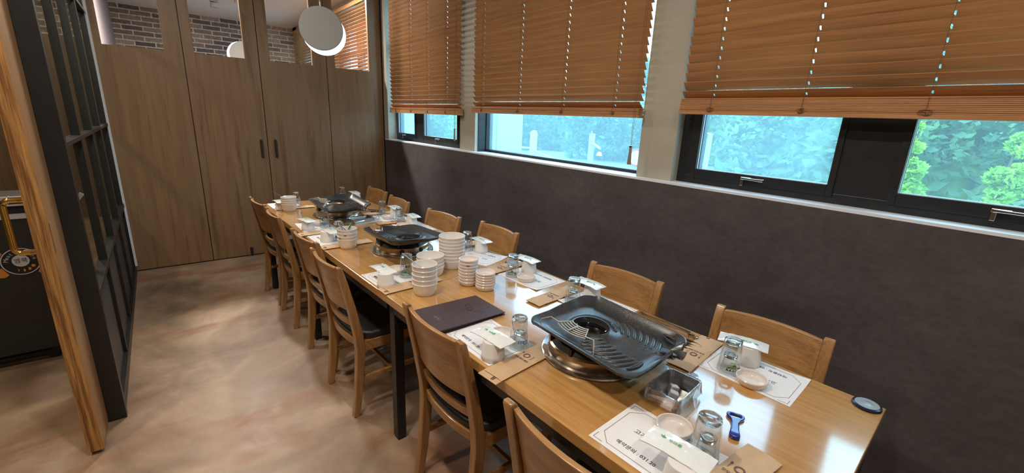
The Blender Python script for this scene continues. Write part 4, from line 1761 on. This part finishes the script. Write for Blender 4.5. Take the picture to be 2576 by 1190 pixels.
# side, mat(x,y,rot), cup(x,y), glass(x,y,brand), dish(x,y) or None, wipe(x,y,rot), sleeve(x,y,rot) or None
SET = [
    ('L', (0.757, 3.935, 0.02), (0.698, 3.79), (0.832, 3.866, 'cass'), None, (0.694, 3.80, 0.05), (0.800, 3.795, 0.0)),
    ('L', (0.778, 3.10, 0.0), (0.712, 3.042), (0.826, 3.055, 'cass'), (0.803, 3.150), (0.706, 3.055, 0.25), (0.775, 2.925, 0.02)),
    ('L', (0.775, 2.745, 0.04), (0.737, 2.705), (0.812, 2.708, 'terra'), None, (0.760, 2.700, 0.12), (0.812, 2.570, 0.02)),
    ('L', (0.812, 1.891, 0.05), (0.745, 1.825), (0.880, 1.885, 'terra'), (0.865, 1.965), (0.755, 1.880, 0.05), (0.845, 1.770, 0.05)),
    ('L', (0.848, 1.14, 0.015), (0.787, 1.033), (0.905, 1.038, 'cass'), (0.893, 1.122), (0.800, 1.055, 0.10), (0.843, 0.955, 0.10)),
    ('L', (0.880, 0.452, 0.045), (0.812, 0.356), (0.944, 0.370, 'terra'), (0.962, 0.462), (0.838, 0.385, 0.10), (0.925, 0.290, -0.07)),
    ('R', (1.312, 3.93, 0.03), (1.342, 3.90), (1.243, 3.975, 'cass'), None, (1.348, 3.965, -0.05), None),
    ('R', (1.335, 3.10, 0.03), (1.392, 3.172), (1.305, 3.205, 'cass'), (1.300, 3.098), (1.394, 3.188, -0.08), (1.335, 3.285, -0.10)),
    ('R', (1.350, 2.76, 0.03), (1.374, 2.838), (1.317, 2.915, 'cass'), (1.287, 2.80), (1.384, 2.85, -0.05), (1.310, 2.955, -0.10)),
    ('R', (1.362, 1.965, 0.30), (1.434, 2.035), (1.375, 2.100, 'cass'), None, (1.448, 2.06, -0.02), (1.415, 2.19, 0.1)),
    ('R', (1.400, 1.535, 0.06), (1.448, 1.610), (1.331, 1.605, 'terra'), (1.353, 1.522), (1.446, 1.636, 0.10), (1.37, 1.725, 0.12)),
    ('R', (1.420, 1.115, 0.05), (1.477, 1.195), (1.352, 1.200, 'cass'), None, (1.464, 1.212, 0.02), (1.335, 1.296, 0.08)),
    ('R', (1.443, 0.462, 0.05), (1.496, 0.503), (1.385, 0.517, 'terra'), (1.372, 0.438), (1.500, 0.529, 0.32), (1.405, 0.640, 0.10)),
]
cnt = {'L': 0, 'R': 0}
DISHES = []
for (s, mt, cp, gl, ds, wp, sl) in SET:
    i = cnt[s]
    cnt[s] += 1
    nm = side_name(s, i)
    base = -H if s == 'L' else H
    make_mat('white printed paper placemat, ' + nm, mt[0], mt[1], base+mt[2])
    zz = TZ+0.0016
    place(P_cup, (cp[0], cp[1], zz), rnd.uniform(0, 6), 'upturned white cup, ' + nm)
    place(P_wipe, (wp[0], wp[1], zz+0.0655), base+wp[2], 'white wet wipe packet on a cup, ' + nm)
    pr = P_cass if gl[2] == 'cass' else P_terra
    ang = math.atan2(-gl[1], -gl[0]) + {('L', 4): 0.45, ('R', 6): 0.5, ('L', 3): -0.2}.get((s, i), rnd.uniform(-0.1, 0.1))
    place(pr, (gl[0], gl[1], zz), ang, 'upturned %s beer glass, ' % ('blue lettered' if gl[2] == 'cass' else 'green lettered') + nm)
    place(P_shot, (gl[0]+rnd.uniform(-0.004, 0.004), gl[1]+rnd.uniform(-0.004, 0.004), zz), rnd.uniform(0, 3), 'shot glass inside a beer glass, ' + nm)
    if ds:
        DISHES.append((ds, zz, nm))
    if sl:
        place(P_sleeve, (sl[0], sl[1], TZ+0.0012), base+sl[2], 'brown paper cutlery sleeve, ' + nm)


# ------------------------------------------------------------------ dishes and bowls
def make_bowl(name, label, cat, group, r, rb, h, th, mat, bands=True):
    bm = bmesh.new()
    prof = [(0.0, 0.002), (rb-0.008, 0.002), (rb-0.006, 0.0), (rb-0.002, 0.0), (rb, 0.003)]
    for k in range(1, 7):
        q = k/6
        rr = rb+(r-rb)*(q**0.6)
        z = 0.003+(h-0.009)*q
        prof.append((rr+(0.0007 if (k % 2 and bands) else 0), z))
    prof += [(r+0.0012, h-0.006), (r+0.0015, h-0.0015), (r, h), (r-th, h-0.0012)]
    for k in range(6, -1, -1):
        q = k/6
        rr = rb+(r-rb)*(q**0.6)-th
        z = 0.003+th+(h-0.012-th)*q
        prof.append((rr, z))
    prof += [(rb*0.6, 0.003+th*0.7), (0.0, 0.003+th*0.6)]
    lathe(bm, prof, 56)
    return tag(obj(name, bm, mat, smooth=True, angle=45), label, cat, group)


P_bowl = make_bowl('rice_bowl', 'x', 'bowl', 'white bowls in stacks holding cutlery', 0.0560, 0.0445, 0.058, 0.0035, M['porcelain'])
P_big = make_bowl('soup_bowl', 'x', 'bowl', 'large white bowls in stacks', 0.0690, 0.0595, 0.048, 0.0035, M['porcelain'])
P_dish = make_bowl('sauce_dish', 'x', 'dish', 'small white dishes', 0.0455, 0.0392, 0.024, 0.003, M['dish'])
for p in (P_bowl, P_big, P_dish):
    index_kids(p)


def stack(proto, x, y, n, pitch, what, where, z=TZ):
    for k in range(n):
        o = place(proto, (x+rnd.uniform(-0.0012, 0.0012), y+rnd.uniform(-0.0012, 0.0012), z+0.0003+k*pitch), rnd.uniform(0, 6), 'white %s, %s from the bottom of the %s' % (what, ORD[k], where))


stack(P_bowl, 0.744, 3.715, 4, 0.0180, 'bowl', 'cutlery stack by the partition')
stack(P_bowl, 0.801, 2.516, 4, 0.0200, 'bowl', 'middle table cutlery stack')
stack(P_bowl, 0.855, 1.648, 5, 0.0215, 'bowl', 'cutlery stack beside the menu')
stack(P_big, 1.149, 1.900, 8, 0.0180, 'large bowl', 'tallest stack')
stack(P_big, 1.000, 1.862, 4, 0.0180, 'large bowl', 'short wide stack beside the tallest one')
stack(P_dish, 1.084, 1.640, 8, 0.0153, 'small dish', 'taller dish stack')
stack(P_dish, 1.116, 1.542, 6, 0.0128, 'small dish', 'shorter dish stack by the menu')
for (ds, zz, nm) in DISHES:
    place(P_dish, (ds[0], ds[1], zz), 0, 'small white dish, ' + nm)


def stain(bowl_name, k, R_, z, a):
    o = bpy.data.objects[bowl_name if k == 0 else '%s.%03d' % (bowl_name, k)]
    bm = bmesh.new()
    prism(bm, [(0.009*math.cos(q)*(1+0.2*math.sin(3*q)), 0.0022*math.sin(q)) for q in [2*PI*i/18 for i in range(18)]], 0, 0.0002)
    wrap(bm, R_, z, 1.0, 0.0, a-o.rotation_euler.z)
    st = obj('sauce_stain', bm, M['stain'], o)
    st['label'] = 'brown sauce stain'


M['stain'] = plain('sauce_stain', (0.16, 0.07, 0.03), 0.5)
TOCAM = -2.3
stain('rice_bowl', 6, 0.0573, 0.0475, TOCAM+0.2)
stain('rice_bowl', 5, 0.0573, 0.0475, TOCAM-0.4)
stain('sauce_dish', 6, 0.0462, 0.014, TOCAM+0.1)
# serving cutlery standing in the bowl stacks
def spoon(label, x, y, z, a, lean, L=0.19):
    t = thing('serving_spoon', label, 'spoon', (x, y, z), a)
    bm = bmesh.new()
    d = Vector((math.cos(lean), 0, math.sin(lean)))
    p0 = Vector((-0.020, 0, 0.010))
    pts = [p0, p0+d*L*0.3, p0+d*L*0.7, p0+d*L]
    tube(bm, pts, [0.0022, 0.0024, 0.004, 0.005], 8, flat=0.35)
    obj('handle', bm, M['steel'], t, smooth=True)
    bm = bmesh.new()
    b2_ = bmesh.new()
    lathe(b2_, [(0.0, -0.004), (0.010, -0.0032), (0.018, 0.0), (0.0185, 0.001), (0.010, -0.002), (0.0, -0.003)], 20)
    merge(bm, b2_, Matrix.Translation(p0+Vector((-0.012, 0, -0.002))) @ Matrix.Diagonal((1.25, 0.85, 1, 1)))
    obj('spoon_bowl', bm, M['steel'], t, smooth=True)
    return t


spoon('steel spoon leaning in the bowl stack beside the menu', 0.855, 1.648, 0.75+0.088, 2.45, 0.64, 0.150)
spoon('steel spoon leaning out of the bowl stack nearest the partition', 0.744, 3.715, 0.75+0.057, 2.75, 0.62, 0.175)
t = thing('tongs', 'small steel tongs standing in the middle table bowl stack', 'tongs', (0.80, 2.516, TZ+0.070), 2.2)
bm = bmesh.new()
for s in (-1, 1):
    tube(bm, [(-0.030, s*0.012, 0.0), (0.02, s*0.010, 0.035), (0.055, 0.0, 0.072)], [0.004, 0.005, 0.004], 8, flat=0.4)
obj('arms', bm, M['steel'], t, smooth=True)
t = thing('scissors', 'dark green handled scissors in the middle table bowl stack', 'scissors', (0.80, 2.516, TZ+0.070), 0.9)
bm = bmesh.new()
tube(bm, [(-0.030, -0.01, 0.002), (0.02, 0, 0.030), (0.030, 0, 0.036)], [0.002, 0.004, 0.004], 8, flat=0.5)
obj('blades', bm, M['steel'], t, smooth=True)
bm = bmesh.new()
tube(bm, [(0.028, 0, 0.035), (0.05, 0, 0.046), (0.085, 0, 0.060)], [0.004, 0.0055, 0.0045], 8)
obj('handle', bm, M['darkgreen'], t, smooth=True)


def steel_tongs(label, x, y, rz, L=0.24, z=TZ):
    t = thing('tongs', label, 'tongs', (x, y, z), rz, 'grill tongs')
    for s in (-1, 1):
        bm = bmesh.new()
        pts = [(0, 0, 0.010), (L*0.08, s*0.010, 0.010), (L*0.5, s*0.017, 0.010), (L*0.85, s*0.013, 0.010), (L, s*0.012, 0.010)]
        loft(bm, [[(p[0], p[1]-0.0012, p[2]-w_), (p[0], p[1]+0.0012, p[2]-w_), (p[0], p[1]+0.0012, p[2]+w_), (p[0], p[1]-0.0012, p[2]+w_)] for p, w_ in zip(pts, (0.008, 0.009, 0.0075, 0.006, 0.010))])
        obj('arm', bm, M['steel'], t)
    bm = bmesh.new()
    tube(bm, [(0.002+0.006*math.cos(a)-0.006, 0.010*math.sin(a), 0.010) for a in [PI/2+i*PI/8 for i in range(9)]], 0.0045, 8)
    obj('hinge', bm, M['steel'], t, smooth=True)
    return t


def scissors(label, x, y, rz, L=0.23):
    t = thing('scissors', label, 'scissors', (x, y, TZ), rz, 'grill scissors')
    bm = bmesh.new()
    for s in (-1, 1):
        loft(bm, [[(p, s*q-0.005, 0.004+s*0.001), (p, s*q+0.005*k_, 0.004+s*0.001), (p, s*q+0.005*k_, 0.006+s*0.001), (p, s*q-0.005, 0.006+s*0.001)] for p, q, k_ in ((L*0.42, 0.004, 1), (L*0.6, 0.004, 1), (L, 0.006, 0.2))])
    obj('blades', bm, M['steel'], t)
    for s in (-1, 1):
        bm = bmesh.new()
        tube(bm, [(0.040+0.040*math.cos(a), s*(0.020+0.013*math.sin(a)), 0.006) for a in [2*PI*i/16 for i in range(16)]], 0.0045, 8, True)
        tube(bm, [(0.078, s*0.018, 0.006), (L*0.44, s*0.003, 0.006)], 0.005, 8)
        obj('handle', bm, M['black'], t, smooth=True)
    return t


steel_tongs('steel tongs beside the speckled grill pan', 1.497, 0.700, PI/2+0.02, 0.26)
scissors('black handled scissors beside the speckled grill pan', 1.425, 0.645, PI/2-0.05, 0.22)
steel_tongs('steel tongs beside the grill pan nearest the partition', 1.20, 3.50, -0.9, 0.20)
scissors('black handled scissors beside the grill pan nearest the partition', 1.335, 3.33, PI/2+0.45, 0.20)

# ------------------------------------------------------------------ menu folder
t = thing('menu_folder', 'dark brown leather menu folder with a winged emblem', 'menu', (0.863, 1.372, TZ), 0.018)
# local: x 0.32 long, y 0.212
W2, D2 = 0.318, 0.212
bm = bmesh.new()
loft(bm, [[(x_, -D2/2, 0.0005), (x_, D2/2, 0.0005), (x_, D2/2, 0.004), (x_, -D2/2, 0.004)] for x_ in (-W2/2, W2/2)])
obj('back_cover', bm, M['leather'], t, bevel=0.001)
bm = bmesh.new()
loft(bm, [[(-W2/2+0.012, -D2/2+0.006, 0.004), (-W2/2+0.012, D2/2-0.006, 0.004), (-W2/2+0.012, D2/2-0.006, 0.017), (-W2/2+0.012, -D2/2+0.006, 0.017)],
          [(W2/2-0.008, -D2/2+0.006, 0.004), (W2/2-0.008, D2/2-0.006, 0.004), (W2/2-0.008, D2/2-0.006, 0.009), (W2/2-0.008, -D2/2+0.006, 0.009)]])
obj('pages', bm, M['black'], t)
bm = bmesh.new()
loft(bm, [[(-W2/2, -D2/2, 0.018), (-W2/2, D2/2, 0.018), (-W2/2, D2/2, 0.0215), (-W2/2, -D2/2, 0.0215)],
          [(W2/2, -D2/2, 0.009), (W2/2, D2/2, 0.009), (W2/2, D2/2, 0.0125), (W2/2, -D2/2, 0.0125)]])
cover = obj('front_cover', bm, M['leather'], t, bevel=0.001)


def on_cover(x, y):
    return 0.0215-(x+W2/2)/W2*0.009


SL = Matrix.Rotation(math.atan(0.009/W2), 4, 'Y')
# emblem: wings spread along Y, upright direction +X
bm = bmesh.new()
EM = Matrix.Translation((0.052, -0.003, on_cover(0.052, 0)+0.0002)) @ SL @ Matrix.Rotation(-PI/2, 4, 'Z')
b2_ = bmesh.new()
ring_flat(b2_, 0, 0, 0, 0.0145, 0.0018, 28)
ring_flat(b2_, 0, 0, 0, 0.0095, 0.0012, 24)
for s in (-1, 1):
    rect_line(b2_, [(s*0.013, 0.012), (s*0.030, 0.022), (s*0.048, 0.028), (s*0.060, 0.029), (s*0.052, 0.017), (s*0.047, 0.016), (s*0.042, 0.006), (s*0.036, 0.005), (s*0.030, -0.005), (s*0.018, -0.008), (s*0.013, -0.010)], 0.0014, 0)
    rect_line(b2_, [(s*0.052, 0.017), (s*0.036, 0.013)], 0.0016, 0)
    rect_line(b2_, [(s*0.042, 0.006), (s*0.030, 0.004)], 0.0014, 0)
rect_line(b2_, [(-0.013, -0.010), (0, -0.019), (0.013, -0.010)], 0.0012, 0)
merge(bm, b2_, EM)
obj('emblem', bm, M['emboss'], cover)
bm = text_bm('엠쿡', 0.017)
bm.transform(Matrix.Translation((-0.106, -0.004, on_cover(-0.106, 0)+0.0002)) @ SL @ Matrix.Rotation(-PI/2, 4, 'Z') @ Matrix.Diagonal((1.5, 0.8, 1, 1)))
obj('lettering', bm, M['bluefoil'], cover)

# ------------------------------------------------------------------ bottle opener and call bells
t = thing('bottle_opener', 'glossy blue bottle opener lying on the table end', 'bottle opener', (1.120, 0.373, TZ), 0.40+PI)
# local: +x = handle end; head at -x
bm = bmesh.new()
out = [(-0.058, -0.012), (-0.054, -0.021), (-0.046, -0.0235), (-0.036, -0.021), (-0.026, -0.013), (-0.010, -0.0095), (0.020, -0.0105), (0.040, -0.0135), (0.052, -0.013), (0.058, -0.006)]
out = out + [(x_, -y_) for x_, y_ in out[::-1]]
hole = [(-0.050, -0.006), (-0.049, -0.013), (-0.041, -0.015), (-0.036, -0.010)]
hole = hole + [(x_, -y_) for x_, y_ in hole[::-1]]
for zc, th in ((0.005, 0.009),):
    # stitched ring: body made of outer loop bridged with the hole
    va = [bm.verts.new((x_, y_, 0.001)) for x_, y_ in out]
    vb = [bm.verts.new((x_, y_, 0.009+(0.004 if x_ > 0.045 else 0))) for x_, y_ in out]
    ha = [bm.verts.new((x_, y_, 0.001)) for x_, y_ in hole]
    hb = [bm.verts.new((x_, y_, 0.009)) for x_, y_ in hole]
    for lp_ in (va, vb, ha, hb):
        for i in range(len(lp_)):
            bm.edges.new((lp_[i], lp_[(i+1) % len(lp_)]))
    for i in range(len(va)):
        j = (i+1) % len(va)
        bm.faces.new((va[i], va[j], vb[j], vb[i]))
    for i in range(len(ha)):
        j = (i+1) % len(ha)
        bm.faces.new((ha[i], hb[i], hb[j], ha[j]))
    for o_, h_ in ((va, ha), (vb, hb)):
        es = [bm.edges.get((l[i], l[(i+1) % len(l)])) for l in (o_, h_) for i in range(len(l))]
        bmesh.ops.triangle_fill(bm, edges=es, use_beauty=True)
bmesh.ops.recalc_face_normals(bm, faces=bm.faces[:])
obj('body', bm, M['blue'], t, bevel=0.003, seg=3, smooth=True, angle=60)
bm = bmesh.new()
rect_line(bm, [(-0.036, -0.010), (-0.036, 0.010)], 0.003, 0.006, h=0.003)
obj('metal_lip', bm, M['steel'], t)


def bell(label, x, y):
    t = thing('call_bell', label, 'call bell', (x, y, TZ), 0, 'round table call bells')
    bm = bmesh.new()
    lathe(bm, [(0.0, 0.0002), (0.034, 0.0002), (0.037, 0.003), (0.036, 0.008), (0.031, 0.010), (0.030, 0.009), (0.0, 0.009)], 48)
    obj('body', bm, M['bell_rim'], t, smooth=True)
    bm = bmesh.new()
    lathe(bm, [(0.020, 0.0105), (0.030, 0.0100), (0.030, 0.0092), (0.0, 0.0092), (0.0, 0.0120), (0.010, 0.0118), (0.013, 0.0105), (0.020, 0.0105)], 48)
    obj('button', bm, M['bell_face'], t, smooth=True)
    return t


M['bell_face'] = plain('bell_button_blue_grey', (0.30, 0.36, 0.42), 0.25)
bell('round navy call bell with pale button on the corner of the table end', 1.545, 0.178)
bell('round dark call bell half hidden behind a green lettered glass', 1.455, 1.765)

# ------------------------------------------------------------------ outside
bm = bmesh.new()
bx(bm, 2.6, 30, -14, 34, 0.10, 0.40)
o = struct('ground_outside', bm, M['road'])


def tree(label, x, y, zb, h, w, mat, n=2600, leaf=0.09, group='trees outside the windows', trunk=0.08, seed=0, narrow=False):
    rr = random.Random(seed)
    t = thing('tree', label + '', 'tree', (x, y, zb), 0, group)
    bm = bmesh.new()
    blobs = []
    for k in range(16):
        q = rr.random()
        zz = h*(0.03+0.9*q)
        rad = (w*(1-0.75*q) if narrow else w*(0.65+0.35*math.sin(q*PI)))
        a = rr.uniform(0, 2*PI)
        d = rr.uniform(0.1, 0.65)*rad
        blobs.append((Vector((d*math.cos(a), d*math.sin(a), zz)), rad*rr.uniform(0.3, 0.5)))
    for i in range(n):
        c, R_ = rr.choice(blobs)
        v = Vector((rr.gauss(0, 1), rr.gauss(0, 1), rr.gauss(0, 1))).normalized()
        p = c+v*R_*(0.75+0.3*rr.random())
        s = leaf*rr.uniform(0.5, 1.2)
        q1 = Vector((rr.gauss(0, 1), rr.gauss(0, 1), rr.gauss(0, 0.6))).normalized()
        q2 = q1.cross(Vector((rr.gauss(0, 1), rr.gauss(0, 1), rr.gauss(0, 1)))).normalized()
        bm.faces.new([bm.verts.new(p+q1*s*0.6), bm.verts.new(p+q2*s*0.3), bm.verts.new(p-q1*s*0.6), bm.verts.new(p-q2*s*0.3)])
    obj('crown', bm, mat, t)
    bm = bmesh.new()
    tube(bm, [(0, 0, -0.02), (0.03, 0.02, h*0.4), (0, 0, h*0.8)], [trunk, trunk*0.7, trunk*0.3], 8)
    obj('trunk', bm, M['bark'], t, smooth=True)
    return t


bm = bmesh.new()
def hillf(u, v):
    y0_ = -14+v*60
    x = 9.2+(2.6 if y0_ > 4.6 else 0)+u*14
    y = -14+v*60
    return (x, y, 0.3+u*3.4+0.5*math.sin(y*0.9+x)+0.4*math.sin(y*2.3-x*1.7))
for _ in (0,):
    sheet(bm, 50, 120, hillf, 0.3)
struct('hill_outside', bm, M['leaf_b'])
bm = bmesh.new()
gr = random.Random(11)
for i in range(26000):
    u, v = gr.random()**1.8*0.6, gr.uniform(0.15, 0.85)
    p = Vector(hillf(u, v)) + Vector((0, 0, gr.uniform(0.0, 0.35)))
    sz = gr.uniform(0.08, 0.2)
    q1 = Vector((gr.gauss(0, 1), gr.gauss(0, 1), gr.gauss(0, 0.7))).normalized()
    q2 = q1.cross(Vector((gr.gauss(0, 1), gr.gauss(0, 1), gr.gauss(0, 1)))).normalized()
    bm.faces.new([bm.verts.new(p+q1*sz), bm.verts.new(p+q2*sz*0.5), bm.verts.new(p-q1*sz), bm.verts.new(p-q2*sz*0.5)])
tag(obj('undergrowth', bm, M['leaf_a']), 'dense leafy undergrowth covering the bank outside the windows', 'undergrowth', kind='stuff')
k = 0
for (x, y) in [(10.5, -3.0), (11.5, 1.2), (10.8, 5.0), (11.5, 9.0), (10.8, 13.2), (11.8, 17.6), (11.2, 22.2), (12.5, 27)]:
    k += 1
    tree('leafy blue green tree on the bank outside the windows', x+rnd.uniform(-0.5, 0.5), y, 0.38, rnd.uniform(3.0, 3.8), rnd.uniform(1.7, 2.2), M['leaf_a'] if k % 3 else M['leaf_b'], 9000, 0.17, seed=k, trunk=0.05)
tree('bright yellow green young tree outside the awning sash nearest the column', 7.6, 1.15, 0.38, 1.55, 0.42, M['leaf_c'], 3000, 0.075, 'young trees outside', 0.03, 101, True)
tree('bright yellow green young tree outside the last awning sash', 7.3, 0.28, 0.38, 1.30, 0.42, M['leaf_c'], 3000, 0.075, 'young trees outside', 0.03, 102, True)
tree('pale green young tree beyond the tall blind pane', 11.5, 7.6, 0.38, 1.5, 0.8, M['leaf_b'], 2500, 0.12, 'young trees outside', 0.03, 103)
# neighbouring building corner
bm = bmesh.new()
bx(bm, 4.0, 4.5, 5.33, 5.74, 0.4, 3.4)
bx(bm, 4.05, 4.4, 8.6, 9.2, 0.4, 3.4)
tag(obj('concrete_porch_pillars', bm, M['ash'], bevel=0.01), 'pale porch pillar outside the fixed window pane', 'pillar')
# posts and rails outside
t = thing('bollard', 'white round topped bollard outside the fixed pane', 'bollard', (7.0, 7.87, 0.4))
bm = bmesh.new()
lathe(bm, [(0, 0), (0.09, 0), (0.085, 0.82), (0.06, 0.87), (0, 0.885)], 20)
obj('post', bm, M['ash'], t, smooth=True)
t = thing('lamp_post', 'white post with a small arm and lamp outside the fixed pane', 'lamp post', (7.0, 6.06, 0.4))
bm = bmesh.new()
box(bm, (0, 0, 0.45), (0.09, 0.09, 0.90))
box(bm, (0, 0.02, 0.92), (0.02, 0.02, 0.06))
obj('post', bm, M['ash'], t, bevel=0.008)
bm = bmesh.new()
tube(bm, [(0, 0, 0.72), (-0.05, -0.28, 0.62)], 0.03, 8)
obj('arm', bm, M['ash'], t)
bm = bmesh.new()
lathe(bm, [(0, 0.06), (0.04, 0.04), (0.06, -0.02), (0, -0.02)], 16, (-0.05, -0.27, 0.50))
obj('lamp_head', bm, M['sillm'], t, smooth=True)
bm = bmesh.new()
tube(bm, [(7.0, 9.6, 0.82), (7.0, 7.98, 0.86)], 0.022, 8)
tube(bm, [(7.0, 7.75, 0.80), (6.6, 6.4, 0.66)], 0.022, 8)
for (x_, y_, z_) in ((7.0, 9.5, 0.82), (6.6, 6.45, 0.66), (6.9, 7.4, 0.76)):
    tube(bm, [(x_, y_, 0.4), (x_, y_, z_)], 0.018, 8)
tag(obj('guard_rail', bm, M['ash'], smooth=True), 'thin white guard rail outside running past the bollard', 'railing')
t = thing('no_entry_sign', 'round red rimmed traffic sign at the edge of the fixed pane', 'sign', (7.0, 4.93, 0.4))
bm = bmesh.new()
tube(bm, [(0.02, 0, 0), (0.02, 0, 0.42)], 0.02, 8)
obj('post', bm, M['ash'], t)
bm = bmesh.new()
lathe(bm, [(0, 0.0), (0.17, 0.0), (0.17, 0.012), (0, 0.012)], 32)
bm.transform(Matrix.Translation((0, 0, 0.52)) @ Matrix.Rotation(-PI/2, 4, 'Y'))
obj('face', bm, M['sillm'], t)
bm = bmesh.new()
lathe(bm, [(0.135, 0.012), (0.172, 0.012), (0.172, 0.018), (0.135, 0.018), (0.135, 0.012)], 32)
bm.transform(Matrix.Translation((0, 0, 0.52)) @ Matrix.Rotation(-PI/2, 4, 'Y'))
obj('rim', bm, M['red'], t)
bm = bmesh.new()
tube(bm, [(7.0, 3.58, 0.4), (7.0, 3.57, 1.42), (7.0, 3.76, 1.46)], 0.045, 4)
tube(bm, [(7.0, 3.58, 0.92), (7.0, 3.76, 0.92)], 0.03, 4)
tag(obj('goal_frame', bm, M['ash']), 'white rectangular pipe frame outside the awning sash by the column', 'frame')
